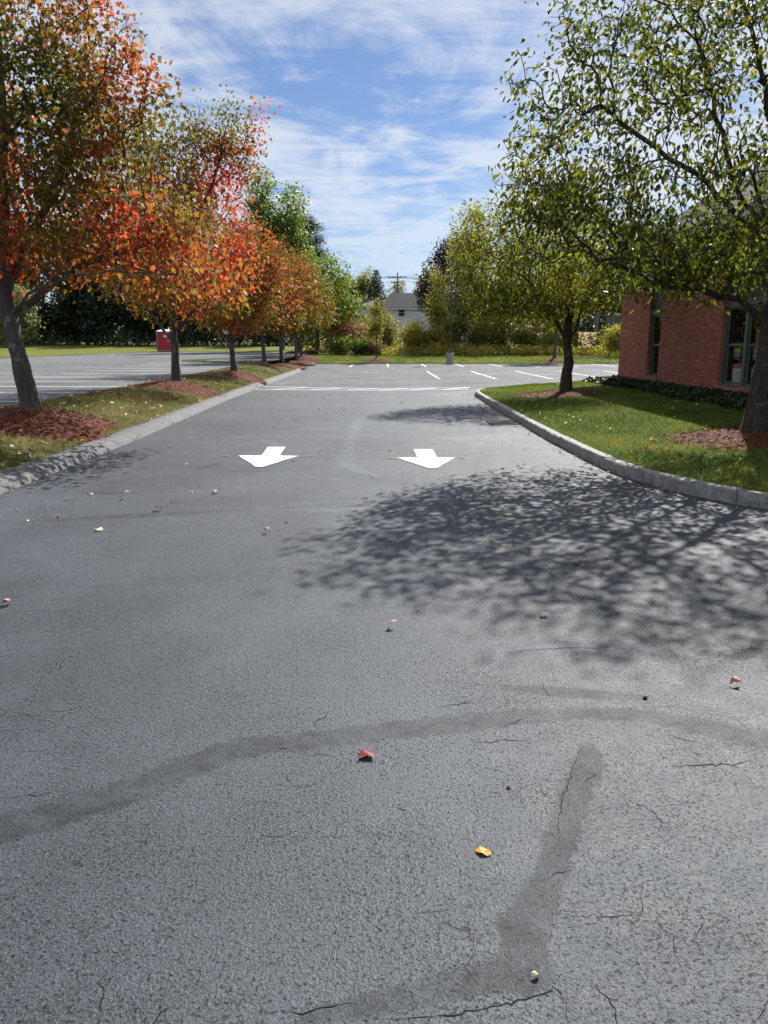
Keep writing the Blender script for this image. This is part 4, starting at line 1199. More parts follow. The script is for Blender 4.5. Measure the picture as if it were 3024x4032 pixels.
def izf(x, y): return isl_z(x, y)
def tone_maple(mean, red_dir=None, amp=1.0, seed=3):
    def fn(P, rg):
        v = hnoise(P, 0.75, seed) * .65 + hnoise(P, 1.9, seed + 1) * .35
        t = mean + amp * 1.5 * (v - .5) + rg.normal(0, .10, len(P))
        if red_dir is not None: t = t + red_dir(P)
        return np.clip(t, 0, 1)
    return fn
def tone_plain(mean, sd=.2, f=.6, amp=.6, seed=9, rare=0.0):
    def fn(P, rg):
        t = mean + amp * (hnoise(P, f, seed) - .5) + rg.normal(0, sd, len(P))
        t = np.clip(t, 0, .94)
        if rare > 0:
            k = rg.random(len(P)) < rare; t[k] = rg.uniform(.97, 1, k.sum())
        return t
    return fn

# ---- the maple row on the left strip
def trunk_line(x0, y0, z0, x1, y1, z1, n=7, wob=0.03, seed=0):
    rg = rngf(seed); t = np.linspace(0, 1, n)
    P = np.stack([x0 + (x1 - x0) * t, y0 + (y1 - y0) * t, z0 + (z1 - z0) * t], -1)
    P[1:-1, :2] += rg.normal(0, wob, (n - 2, 2)); return [tuple(p) for p in P]

MB1 = (-5.95, 13.0)
mulch('large dark red mulch heap at the foot of the nearest maple', -5.92, 12.9, 1.45, 1.65, .24, izf, 5200, 51)
tree('maple_tree', 'nearest maple with thick grey trunk, olive and red leaves, cut by the left edge', 'maples in the row on the left strip',
     (-5.95, 13.0, .42), trunk_line(-5.92, 13.0, .42, -6.18, 13.0, 2.35, 8, .012, 1), .155,
     [((-6.6, 13.2, 5.4), (2.5, 2.5, 2.9)), ((-5.3, 13.0, 4.6), (1.75, 2.1, 2.0)), ((-4.2, 12.7, 3.55), (.95, 1.4, .75)), ((-3.3, 12.5, 3.45), (.75, 1.0, .5), .9), ((-5.0, 13.2, 6.3), (.75, 1.1, 1.0)), ((-6.2, 13.0, 8.0), (1.7, 1.7, 1.4)), ((-7.6, 13, 3.6), (1.5, 1.6, .9)), ((-5.0, 13.0, 5.5), (1.35, 1.5, 1.5)), ((-4.3, 12.9, 4.6), (1.0, 1.3, 1.0)), ((-5.4, 12.6, 3.2), (1.3, 1.3, .55)), ((-4.25, 13.1, 5.35), (.75, .9, .8)), ((-2.8, 12.9, 2.62), (.65, 1.9, .36), 1.1), ((-3.95, 13.0, 6.15), (.22, .25, .5), .16), ((-4.5, 13.1, 7.1), (.25, .3, .5), .18), ((-3.5, 12.9, 5.5), (.3, .3, .35), .14), ((-4.3, 15.6, 3.7), (1.3, 1.2, .9)), ((-4.5, 14.6, 3.15), (1.2, 1.2, .6))],
     2000, 12, 'maple', .080, M['lf_maple'], M['bark_maple'], 11,
     limbs=[(6, [(-5.75, 13.05, 2.28), (-5.35, 13.0, 2.62), (-4.6, 12.85, 2.95), (-3.8, 12.7, 3.15), (-3.0, 12.5, 3.45)]), (7, [(-6.1, 13.0, 3.4), (-5.95, 13.0, 4.8), (-5.9, 13.0, 6.8)]), (7, [(-6.6, 12.8, 2.9), (-7.5, 12.5, 3.6)]), (6, [(-5.6, 12.6, 2.4), (-4.6, 12.0, 2.6), (-3.4, 11.7, 2.65)]), (7, [(-5.9, 13.3, 3.2), (-5.2, 13.5, 4.5), (-4.8, 13.6, 6)])],
     tone_fn=tone_maple(.38, lambda P: .58 * smooth(-5.5, -6.2, P[:, 0]) * smooth(6.9, 5.2, P[:, 2]) + .14 * smooth(4.8, 6.5, P[:, 2]) + .26 * smooth(-5.0, -3.9, P[:, 0]) * smooth(4.8, 3.6, P[:, 2]), .95, 3), droop=.95, spread=.19, limb_r=.03, sides=7, along=.5, draw=.0035)

mulch('mulch heap at the foot of the second maple from the left', -6.1, 23.2, 1.35, 1.6, .17, izf, 2600, 52)
tree('maple_tree', 'second maple from the left with orange red lower leaves and a branch spire', 'maples in the row on the left strip',
     (-6.22, 23.4, .46), trunk_line(-6.22, 23.4, .46, -6.24, 23.4, 2.0, 6, .012, 2), .135,
     [((-6.1, 23.2, 4.7), (2.7, 2.5, 2.5)), ((-4.9, 23.0, 4.4), (1.6, 2.0, 1.9)), ((-5.3, 23, 6.6), (1.4, 1.5, 1.2)), ((-4.45, 22.9, 7.2), (.42, .6, .9), .9), ((-3.55, 22.6, 7.3), (.26, .35, .75), .4), ((-3.35, 22.5, 8.0), (.14, .2, .35), .08), ((-4.3, 22.8, 8.05), (.16, .2, .35), .1), ((-5.3, 23.0, 8.1), (.18, .2, .35), .1), ((-3.9, 22.7, 6.6), (.5, .5, .7), .6), ((-7.3, 23.6, 3.4), (1.6, 1.6, .9)), ((-5.0, 22.4, 3.0), (1.6, 1.5, .6)), ((-6.7, 23, 6.3), (1.7, 1.6, 1.4)), ((-6.05, 23, 7.2), (.95, 1, .75), .8), ((-5.1, 23, 7.45), (.5, .6, .6), .4)],
     1400, 12, 'maple', .084, M['lf_maple'], M['bark_maple'], 12,
     limbs=[(5, [(-6.2, 23.3, 3.2), (-5.2, 23.1, 5.2), (-4.5, 22.9, 6.8)]), (4, [(-6.75, 23.3, 2.3), (-7.4, 23.3, 2.9)]), (5, [(-5.6, 23.2, 2.5), (-4.6, 23.0, 3.2)])],
     tone_fn=tone_maple(.58, lambda P: .2 * smooth(-6.5, -4.2, P[:, 0]) - .12 * smooth(5.6, 7.0, P[:, 2]), .85, 7), droop=.95, spread=.21, along=.45, draw=.005)

mulch('mulch heap at the foot of the third maple from the left', -5.95, 32.2, 1.2, 1.6, .15, izf, 1400, 53)
tree('maple_tree', 'third maple from the left, bright orange, with low forked trunk', 'maples in the row on the left strip',
     (-6.22, 32.4, .50), trunk_line(-6.22, 32.4, .50, -6.30, 32.4, 2.0, 6, .012, 3), .13,
     [((-6.2, 32.3, 4.3), (2.3, 2.3, 2.2)), ((-5.2, 32, 4.6), (1.4, 1.6, 1.9)), ((-6.0, 32, 2.9), (2.2, 2.2, .7))],
     800, 13, 'maple', .11, M['lf_maple_far'], M['bark_maple'], 13, limbs=[(4, [(-6.9, 32.2, 2.4), (-7.8, 32.2, 3.1)]), (4, [(-5.6, 32.3, 2.5), (-4.9, 32.2, 3.3)])],
     tone_fn=tone_maple(.58, None, .75, 8), droop=.95, spread=.25, draw=.009, along=.45)

for k, (lab, x, y, z, zt, rr, hh, mean, sd, kind, mt) in enumerate([
    ('fourth maple from the left with a slim bare trunk and orange brown crown', -7.1, 46.5, .52, 2.3, 2.5, 2.3, .60, 21, 'maple', 'lf_maple_far'),
    ('fifth maple from the left, rust and olive, leaning over the grass strip', -6.75, 51.8, .56, 2.5, 2.7, 2.7, .54, 22, 'maple', 'lf_maple_far'),
    ('sixth maple from the left with yellow green skirt over two mulch heaps', -6.7, 60.0, .62, 2.6, 2.9, 2.7, .38, 23, 'maple', 'lf_maple_far'),
    ('seventh maple from the left, thin trunk close behind the sixth', -6.95, 66.0, .82, 2.8, 2.7, 2.7, .30, 24, 'maple', 'lf_maple_far')]):
    cz = z + zt + hh * .72
    tree('maple_tree', lab, 'maples in the row on the left strip', (x, y, z), trunk_line(x, y, z, x - .05, y, z + zt - .3, 6, .015, sd), .12,
         [((x + .1, y, cz), (rr, rr, hh)), ((x + .9, y - .4, cz - .3), (rr * .72, rr * .72, hh * .75)), ((x + .6, y - .5, z + zt + .25), (rr * .95, rr * .95, .5)), ((x + .3, y, cz + hh * .6), (rr * .5, rr * .5, hh * .65))],
         520, 13, 'kite', .19, M[mt], M['bark_maple'], sd, tone_fn=tone_maple(mean, lambda P, z=z, zt=zt: -.22 * smooth(z + zt + 1.2, z + zt, P[:, 2]), .6, sd), droop=.9, spread=.32, draw=.012, along=.5)
    mulch(['mulch heap under the fourth maple of the row', 'mulch heap under the fifth maple of the row', 'wide mulch heap under the sixth maple of the row', 'mulch heap under the seventh maple near the far nose'][k], x + .35, y - .3, 1.3, 2.0, .16 if k < 2 else .22, izf if y < 63.5 else (lambda a, b: verge_z(a, b)), 700, 60 + k)

# two green maples closing the row
for k, (lab, x, y, z, sd) in enumerate([('green maple with a sturdy trunk standing behind the orange row', -8.2, 75.0, 1.0, 31), ('broad green maple right at the end of the row', -6.6, 78.0, 1.05, 32)]):
    tree('maple_tree', lab, 'green maples ending the left row', (x, y, z), trunk_line(x, y, z, x, y, z + 2.3, 6, .02, sd), .22,
         [((x + .2 + k * .9, y, z + 5.0), (3.3, 3.2, 3.3)), ((x + 1.0 + k * 1.3, y - .5, z + 4.0), (3.0, 2.8, 2.0)), ((x + .5 + k * .8, y, z + 7.5), (1.9, 2, 1.8))],
         620, 13, 'kite', .24, M['lf_green'], M['bark_far'], sd, tone_fn=tone_plain(.74, .18, .5, .7, sd), droop=.7, spread=.4, draw=.02, along=.6)
    mulch(['low mulch ring under the first green maple behind the row', 'low mulch ring under the last green maple of the row'][k], x + .2, y - .4, 1.4, 1.6, .14, lambda a, b: verge_z(a, np.minimum(b, 74)) + .02 * np.maximum(b - 74, 0) + .12, 300, 70 + k)

# ---- the two crab trees on the right lawn
mulch('sunlit mulch bed around the thick trunk at the right edge', 5.75, 11.35, 1.75, 1.45, .07, rlawn_z, 5200, 81)
tree('crab_tree', 'nearest right tree with thick rough trunk, green leaves against the sky, at the right edge', 'crab trees on the right lawn',
     (5.62, 11.5, .37), [(5.62, 11.5, .37), (5.63, 11.5, .8), (5.66, 11.52, 1.25), (5.68, 11.5, 1.6), (5.66, 11.5, 1.95), (5.70, 11.5, 2.3), (5.75, 11.5, 2.8)], .205,
     [((5.2, 11.4, 4.35), (3.3, 3.1, 1.8), 5.0), ((3.3, 11.2, 4.1), (1.7, 2.2, 1.3), 2.2), ((3.2, 11.2, 5.35), (1.0, 1.3, .8), 1.0), ((2.15, 11.1, 4.75), (.5, .8, .45), .35), ((2.3, 11.1, 3.6), (.7, 1.2, .5), .8), ((4.9, 11.4, 2.95), (2.8, 2.6, .55), 3.0), ((5.2, 11.5, 5.8), (2.6, 2.3, .75), 1.6), ((7.3, 11.5, 4.4), (2.0, 2.2, 1.5), 2.0), ((4.2, 11.3, 5.6), (1.4, 1.4, .75), 1.0), ((2.75, 11.2, 3.35), (1.15, 1.7, .75), 1.3), ((3.8, 11.2, 2.9), (1.2, 1.6, .5), 2.0), ((4.8, 11.0, 2.75), (1.4, 1.6, .4), 1.3), ((6.3, 11.6, 7.2), (1.2, 1.2, .6), .6), ((4.65, 11.0, 7.3), (.35, .3, .3), .12), ((1.95, 11.1, 3.95), (.55, .9, .45), .55), ((1.75, 11.1, 5.0), (.28, .3, .4), .1), ((2.95, 11.2, 6.1), (.7, .8, .5), .5), ((2.5, 11.2, 5.5), (.5, .6, .6), .35), ((5.6, 11.6, 6.5), (1.9, 1.6, .6), 1.1), ((1.9, 11.1, 3.3), (.6, .9, .4), .4), ((5.0, 11.3, 6.9), (1.4, 1.2, .5), .6)],
     2350, 8, 'oval', .084, M['lf_crab'], M['bark_crab'], 41,
     limbs=[(4, [(5.45, 11.45, 1.98), (5.05, 11.4, 2.22), (4.45, 11.3, 2.36), (3.9, 11.2, 2.42), (3.35, 11.1, 2.65)]), (6, [(5.2, 11.4, 3.2), (4.3, 11.3, 3.9), (3.2, 11.2, 4.5)]), (6, [(5.6, 11.5, 3.6), (5.2, 11.5, 5.0), (4.9, 11.5, 6)]), (6, [(6.4, 11.5, 3.4), (7.6, 11.4, 4.4)]), (5, [(5.3, 11.0, 2.8), (4.6, 10.2, 3.6)]), (5, [(5.6, 12.2, 2.9), (5.2, 13.2, 3.8)]), (6, [(4.9, 11.5, 3.8), (4.4, 11.4, 4.9), (4.0, 11.3, 6)])],
     tone_fn=tone_plain(.42, .2, .8, .5, 5, .012), droop=.75, spread=.12, limb_r=.03, sides=7, curl=.5, fold=.35, along=.55, step=.22, wander=.06, twist=2.0, draw=.0032, fork=.42, tip_r=.0035)

mulch('low mulch bed under the small dark tree at the lawn tip', 5.0, 22.3, 1.5, 1.6, .06, rlawn_z, 2200, 82)
r2 = tree('crab_tree', 'smaller dark trunked tree further back on the right lawn, with yellow green lower leaves', 'crab trees on the right lawn',
     (5.30, 22.6, .36), [(5.30, 22.6, .36), (5.28, 22.6, .75), (5.33, 22.6, 1.1), (5.30, 22.6, 1.45), (5.24, 22.6, 1.7), (5.25, 22.6, 2.1), (5.3, 22.6, 2.5)], .145,
     [((4.9, 22.6, 4.4), (2.7, 2.6, 1.9)), ((6.6, 22.6, 4.0), (1.6, 1.8, 1.5)), ((3.4, 22.3, 4.1), (1.8, 2.0, 1.4)), ((2.5, 22.2, 4.4), (.8, 1.0, .5), .6), ((4.6, 22.4, 2.95), (2.5, 2.3, .65)), ((3.5, 22.2, 2.75), (1.6, 1.8, .5)), ((2.4, 22.0, 3.3), (.8, 1.0, .6)), ((2.3, 22.3, 5.0), (.5, .6, .4), .2)],
     1750, 11, 'oval', .088, M['lf_crab'], M['bark_crab'], 42,
     limbs=[(4, [(5.0, 22.55, 2.05), (4.75, 22.5, 2.5), (4.2, 22.4, 3.2)]), (4, [(5.5, 22.6, 2.1), (5.65, 22.6, 2.7), (6.1, 22.6, 3.4)]), (6, [(5.2, 22.6, 3.4), (5.0, 22.6, 4.6)]), (3, [(5.48, 22.55, 1.62), (5.5, 22.55, 1.78)])],
     tone_fn=tone_plain(.66, .2, .8, .5, 6, .015), droop=.75, spread=.14, limb_r=.03, curl=.5, fold=.35, along=.5, step=.24, draw=.0045, twist=2.0, fork=.5)
# the sawn stub on the smaller tree

# ------------------------------------------------------------------ trees and shrubs further off
def far_tree(name, label, group, x, y, z, zt, lobes, n, per, size, mat, seed, tr=.18, leaf='kite', mean=.5, amp=.7, droop=.5, spread=.45, bark='bark_far', f=.45, cat='tree', draw=.022, shell=.45, tone=None):
    L_ = [((x + c[0], y + c[1], z + c[2]), r) for c, r in lobes]
    return tree(name, label, group, (x, y, z), trunk_line(x, y, z, x + .1, y, z + zt, 6, .04, seed), tr, L_, n, per, leaf, size, M[mat], M[bark], seed,
                tone_fn=tone or tone_plain(mean, .2, f, amp, seed), droop=droop, spread=spread, draw=draw, step=.6, along=.7, cat=cat, limb_r=9, shell=shell)
def gz(x, y): return float(back_z(np.array([x]), np.array([y]))[0])

# tall green tree behind the maples
far_tree('poplar_tree', 'tall bright green tree rising behind the orange maples', None, -10.9, 84, 1.2, 6, [((-1.7, 0, 13.6), (1.7, 1.8, 4.9)), ((1.5, 0, 12.6), (1.6, 1.7, 4.3)), ((0, 0, 9), (2.8, 2.6, 3.5)), ((2.3, 0, 8.8), (1.2, 1.3, 2.6)), ((-.2, 0, 12.5), (1.3, 1.5, 3.2))], 950, 13, .29, 'lf_green', 71, .22, mean=.72)
far_tree('pine_tree', 'dark pine with ragged branches peeking out right of the tall green tree', None, -8.2, 92, 1.5, 9, [((.5, 0, 10.5), (1.6, 1.4, .6)), ((.2, 0, 11.8), (1.5, 1.3, .5)), ((0, 0, 13.2), (1.2, 1.2, .5)), ((-.2, 0, 9), (1.6, 1.4, .8)), ((-.6, 0, 14.2), (.8, .8, .6))], 330, 16, .32, 'lf_spruce', 72, .2, leaf='needle', droop=.1, spread=.3, mean=.7)

# the shaded wood beyond the left lot
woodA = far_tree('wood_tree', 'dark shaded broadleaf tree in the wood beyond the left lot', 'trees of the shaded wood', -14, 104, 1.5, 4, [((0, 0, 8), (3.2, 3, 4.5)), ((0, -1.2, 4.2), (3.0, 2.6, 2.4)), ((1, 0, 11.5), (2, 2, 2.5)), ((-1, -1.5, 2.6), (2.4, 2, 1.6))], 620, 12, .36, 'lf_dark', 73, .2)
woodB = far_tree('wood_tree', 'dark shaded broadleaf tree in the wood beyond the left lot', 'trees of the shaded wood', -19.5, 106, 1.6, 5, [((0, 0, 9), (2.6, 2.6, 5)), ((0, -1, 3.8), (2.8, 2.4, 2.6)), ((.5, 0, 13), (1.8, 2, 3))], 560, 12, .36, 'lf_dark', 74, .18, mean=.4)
rg_ = random.Random(4)
k = 0
for row, (y0, n0, x0, dx) in enumerate([(105, 15, -24.5, -4.3), (111, 12, -11.5, -5.4)]):
    for i in range(n0):
        x = x0 + dx * i + rg_.uniform(-1, 1); y = y0 + rg_.uniform(-1.5, 1.5)
        copy_tree((woodA, woodB)[k % 2], (x, y, float(lot_z(y)) + .3), rg_.uniform(0, 6.28), rg_.uniform(.85, 1.2)); k += 1
# undergrowth along the wood's edge: one mass
def thicket(name, label, n, pts, size, mat, seed, mean=.4, leaf='kite', droop=.3):
    """pts: (x, y, z, rx, ry, rz) mounds of leaves"""
    rg = rngf(seed); pts = np.array(pts, float)
    w = pts[:, 3] * pts[:, 5]; idx = rg.choice(len(pts), n, p=w / w.sum())
    d = norm(rg.normal(0, 1, (n, 3))); r = rg.random(n) ** .4
    P = pts[idx, :3] + d * r[:, None] * pts[idx, 3:]
    P[:, 2] = np.maximum(P[:, 2], pts[idx, 2] * 0 + pts[idx, 2] - pts[idx, 5] * .55)
    A = d * .6 + rg.normal(0, .6, (n, 3)) + np.array([0, 0, -droop])
    me = leaf_mesh(name, P, A, size, leaf, M[mat], rg, tone_plain(mean, .2, .6, .6, seed)(P, rg))
    return me
rg2 = rngf(91)
mounds = [(-x, 99 + rg2.normal(0, .8), float(lot_z(99)) + .3 + rg2.uniform(.2, 1.2), rg2.uniform(1.2, 2.2), 1.2, rg2.uniform(.9, 2.2)) for x in np.arange(8.5, 74, 1.5)] + [(-x, 113 + rg2.normal(0, 1), 3.2 + rg2.uniform(0, 2.5), 2.6, 1.4, 3.4) for x in np.arange(6, 84, 2.2)]
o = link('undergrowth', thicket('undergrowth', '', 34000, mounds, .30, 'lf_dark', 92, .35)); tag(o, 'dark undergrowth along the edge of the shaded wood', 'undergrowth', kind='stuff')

fw = [(x, 215 + rg2.normal(0, 6), 6.0 + rg2.normal(0, 1.0), 7.5, 4, 6.5) for x in np.arange(-190, 190, 8.0)]
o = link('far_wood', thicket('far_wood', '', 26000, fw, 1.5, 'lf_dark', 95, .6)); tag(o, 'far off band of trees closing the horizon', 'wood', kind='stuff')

def shrub(name, label, group, x, y, z, rx, ry, h, n, size, mat, seed, mean=.5, amp=.8, lean=0.0, leaf='kite', f=1.2, n_lobes=5):
    rg = random.Random(seed); lobes = []
    for i in range(n_lobes):
        a = rg.uniform(0, 6.28); q = rg.uniform(.1, .62)
        lobes.append(((rx * q * math.cos(a), ry * q * math.sin(a), h * rg.uniform(.38, .66)), (rx * rg.uniform(.42, .62), ry * rg.uniform(.42, .62), h * rg.uniform(.3, .42))))
    return far_tree(name, label, group, x, y, z, h * .25, lobes, n, 12, size, mat, seed, .04, leaf=leaf, mean=mean, amp=amp, f=f, spread=min(.3, rx * .22), cat='shrub' if 'tree' not in name else 'tree', draw=.012)

def vz(x, y): return float(verge_z(np.array([x]), np.array([min(y, 74.0)]))[0]) + max(0, y - 74) * .03
shrub('shrub', 'pinkish red turning shrub behind the verge, left one', 'turning shrubs at the far verge', -4.2, 75.5, vz(-4.2, 75), 2.4, 1.6, 4.2, 300, .17, 'lf_redshrub', 101, .62)
shrub('shrub', 'pinkish red turning shrub behind the verge, right one', 'turning shrubs at the far verge', -1.6, 76.0, vz(-1.6, 75), 2.2, 1.6, 4.0, 280, .17, 'lf_redshrub', 102, .55)
shrub('shrub', 'low bright green shrub in front of the red shrubs', 'low shrubs at the far verge', -4.3, 73.2, vz(-4.3, 73), 1.6, 1.1, 1.9, 180, .16, 'lf_green', 103, .72)
shrub('shrub', 'second low green shrub, right of the brightest one', 'low shrubs at the far verge', -2.2, 73.0, vz(-2.2, 73), 1.3, 1.0, 1.8, 150, .16, 'lf_green', 104, .55)
shrub('shrub', 'low rusty shrub beside the sapling at the far verge', 'low shrubs at the far verge', -1.1, 73.0, vz(-1, 73), 1.2, 1.0, 1.7, 130, .16, 'lf_redshrub', 105, .35)
shrub('shrub', 'loose yellow green bush behind the sapling', 'yellow bushes at the far verge', .4, 76.5, vz(.4, 75), 1.6, 1.4, 4.6, 240, .18, 'lf_yellowgreen', 106, .5)
shrub('shrub', 'golden leaved bush right of the sapling, below the white house', 'yellow bushes at the far verge', 2.6, 75.5, vz(2.6, 75), 1.9, 1.4, 3.6, 260, .18, 'lf_gold', 107, .55)
shrub('shrub', 'ochre bush between the golden bush and the lamp post', 'yellow bushes at the far verge', 4.6, 75.0, vz(4.6, 75), 1.7, 1.4, 3.2, 230, .18, 'lf_yellowgreen', 108, .6)
for i, (x, y, h, mt) in enumerate([(6.6, 76, 4.2, 'lf_olive'), (8.9, 75.5, 3.6, 'lf_olive'), (11.2, 76, 4.0, 'lf_yellowgreen'), (13.6, 75.5, 3.4, 'lf_olive'), (16.2, 76.5, 2.6, 'lf_gold')]):
    shrub('shrub', ['olive bush just right of the lamp post', 'second bush right of the lamp post, olive', 'yellowish bush, third right of the lamp post', 'fourth bush right of the lamp post, behind the small dark tree', 'golden bush, fifth right of the lamp post, left of the headwall'][i], 'bushes right of the lamp post', x, y, vz(x, 74), 1.8, 1.5, h, 230, .19, mt, 110 + i, .4)
shrub('shrub', 'bright yellow green bush beside the concrete headwall, by the building corner', None, 20.2, 70.5, vz(20, 70), 2.3, 1.6, 3.4, 330, .17, 'lf_gold', 118, .4)
# goldenrod and rank grass in front of the thicket
gm = [(x, 73.2 + rg2.normal(0, .5), vz(x, 73) + .35, .9, .7, .55 + .3 * rg2.random()) for x in np.arange(-1.0, 24, .8)]
o = link('goldenrod', thicket('goldenrod', '', 9000, gm, .17, 'lf_gold', 120, .45)); tag(o, 'yellow goldenrod and rank weeds along the back of the verge', 'weeds', kind='stuff')
gm = [(x, 79 + rg2.normal(0, 1), vz(x, 74) + .8, 1.6, 1.0, 1.4 + .8 * rg2.random()) for x in np.arange(-7, 26, 1.5)]
o = link('undergrowth', thicket('undergrowth', '', 8000, gm, .24, 'lf_olive', 121, .3)); tag(o, 'olive undergrowth between the trunks behind the verge', 'undergrowth', kind='stuff')

# young trees behind the verge, right half
youngA = far_tree('young_tree', 'slender olive tree rising just right of the lamp post', 'slender trees of the right thicket', 7.6, 79, 1.1, 2.5, [((0, 0, 6.0), (1.6, 1.6, 3.2)), ((.5, 0, 4.0), (1.7, 1.6, 2.0)), ((0, 0, 9), (.9, .9, 2.0))], 430, 12, .21, 'lf_olive', 131, .08, mean=.55)
for i, (x, y, s) in enumerate([(9.8, 81, 1.1), (12.0, 79.5, 1.0), (14.6, 82, 1.15), (5.6, 82.5, .8), (17.2, 80.5, .95), (19.8, 83, 1.05)]):
    copy_tree(youngA, (x, y, 1.1), 1.7 * i + .6, s, ['second slender tree right of the lamp post', 'third slender tree right of the lamp post', 'fourth slender tree right of the lamp post, behind the small dark tree', 'short slender tree right behind the lamp post', 'fifth slender tree right of the lamp post', 'slender tree nearest the leaning dark trunk'][i])
far_tree('birch_tree', 'pale thin leaved birch reaching above the right thicket', None, 8.6, 84, 1.3, 4, [((0, 0, 9), (1.8, 1.8, 4.4)), ((.8, 0, 12.5), (1.0, 1, 2.2)), ((-.9, 0, 10.6), (.9, .9, 2.0))], 460, 9, .22, 'lf_pale', 133, .09, mean=.35, spread=.4)
far_tree('purple_tree', 'dark purple leaved tree beside the white house', None, 7.0, 104, 2.0, 4, [((0, 0, 7.6), (2.6, 2.4, 3.6)), ((.7, 0, 10.6), (1.7, 1.7, 2.2)), ((-1.4, 0, 6.2), (1.5, 1.5, 2.4)), ((1.3, 0, 12.2), (.9, .9, 1.0))], 560, 11, .27, 'lf_purple', 134, .18, mean=.4)
far_tree('oak_tree', 'olive tree behind the brown roof, left of the spruce', None, -5.8, 138, 4.2, 4, [((0, 0, 5.5), (3.4, 3, 3.6)), ((2.6, 0, 7.4), (2.4, 2.2, 2.9)), ((-1.6, 0, 7.0), (1.8, 2, 2.2))], 620, 12, .34, 'lf_olive', 135, .25, mean=.45)
far_tree('pale_tree', 'sparse grey pink tree behind the utility pole', None, 2.6, 160, 5.0, 4, [((0, 0, 5.5), (2.6, 2.4, 3.4)), ((.5, 0, 8), (1.2, 1.2, 1.6))], 300, 8, .30, 'lf_redshrub', 136, .2, mean=.2)
far_tree('olive_tree', 'dull olive tree between the pole and the purple tree', None, 7.4, 135, 4.0, 4, [((0, 0, 6.5), (2.4, 2.4, 3.8)), ((-1.2, 0, 4.5), (2.0, 2, 2.4))], 420, 11, .32, 'lf_olive', 137, .2, mean=.35)
# dark trunked trees by the straw bank
far_tree('shade_tree', 'thick leaning dark trunk with green crown before the straw bank', None, 23.2, 84, 1.2, 4.4, [((0, 0, 7.5), (3.2, 3, 2.8)), ((2.0, -.4, 4.6), (2.0, 1.6, 1.0)), ((-2.4, 0, 5.6), (2.2, 2, 1.4))], 520, 12, .26, 'lf_green', 138, .46, mean=.4)
far_tree('shade_tree', 'darker short trunk left of the leaning one before the straw bank', None, 20.8, 86, 1.2, 3.4, [((0, 0, 6.5), (3.0, 3, 2.6)), ((-1.8, 0, 4.2), (1.9, 1.9, 1.1))], 460, 12, .26, 'lf_green', 139, .36, mean=.35)
far_tree('pale_shrub', 'pale silvery tree at the far left edge beyond the lawn', None, -43.0, 92, 1.4, 2, [((0, 0, 3.0), (3.0, 2.4, 2.6)), ((.6, 0, 5.4), (2.2, 2, 1.8))], 520, 12, .26, 'lf_pale', 140, .14, mean=.5)

# spruce: whorls of drooping boughs
def spruce(x, y, z, H, Rb, seed, label):
    rg = rngf(seed); t = empty('spruce_tree', (x, y, z)); tag(t, label, 'tree')
    v, f = tube_np(np.array([(0, 0, 0), (0, 0, H * .5), (0, 0, H)]), [.2, .12, .02], 8)
    link('trunk', mesh_np('trunk', v, f, M['bark_far'], True), t)
    P = []; A = []; tubes = []
    zz = .6
    while zz < H - .15:
        r = Rb * (1 - zz / H) ** .85 + .12
        nb = max(5, int(11 * (1 - zz / H) + 5)); a0 = rg.random() * 6.28
        for b in range(nb):
            a = a0 + 6.283 * b / nb + rg.normal(0, .12); d = np.array([math.cos(a), math.sin(a), 0]); rr = r * rg.uniform(.78, 1.1)
            end = d * rr + np.array([0, 0, zz - .22 * rr + .05]); st = np.array([0, 0, zz + .1])
            tubes.append(tube_np(np.array([st, (st + end) / 2 + np.array([0, 0, .05 * rr]), end]), [.03, .02, .008], 4))
            m = int(10 + 20 * rr); u = rg.random(m) ** .7
            p = st + (end - st) * u[:, None] + rg.normal(0, .06 + .06 * rr, (m, 3)) * np.array([1, 1, .6])
            P.append(p); A.append(d[None] + rg.normal(0, .6, (m, 3)) + np.array([0, 0, -.5]))
        zz += .34
    v, f = join_tubes(tubes); o = link('boughs', mesh_np('boughs', v, f, M['bark_far']), t); o['kind'] = 'stuff'
    P = np.concatenate(P); A = np.concatenate(A)
    o = link('crown', leaf_mesh('crown', P, A, .36, 'needle', M['lf_spruce'], rg, np.clip(rg.normal(.5, .25, len(P)), 0, 1), .15, .2), t); o['kind'] = 'stuff'
spruce(-1.2, 126, 3.2, 10.0, 3.5, 141, 'dark conical spruce left of the white house')

# sapling in the verge and slim tree in the right verge
mulch('small mulch mound under the verge sapling', -.66, 65.4, 1.55, 1.1, .2, verge_z, 500, 83)
far_tree('sapling', 'slender young tree on a mulch mound in the far verge', None, -.66, 65.6, .46, 1.9, [((0, 0, 3.2), (.75, .75, 1.25)), ((.1, 0, 4.3), (.4, .4, .7)), ((-.2, 0, 2.4), (.6, .6, .5))], 190, 9, .15, 'lf_olive', 142, .065, mean=.4, spread=.2)
mulch('mulch mound under the slim tree at the right verge', 14.2, 65.4, 1.3, 1.0, .2, verge_z, 400, 84)
far_tree('verge_tree', 'slim grey trunked tree in the right verge, seen behind the small dark tree', None, 14.3, 65.8, .45, 2.6, [((0, 0, 5.0), (2.3, 2.2, 2.4)), ((-.4, 0, 6.8), (1.4, 1.4, 1.3))], 420, 12, .2, 'lf_yellowgreen', 143, .13, mean=.45, bark='bark_maple')

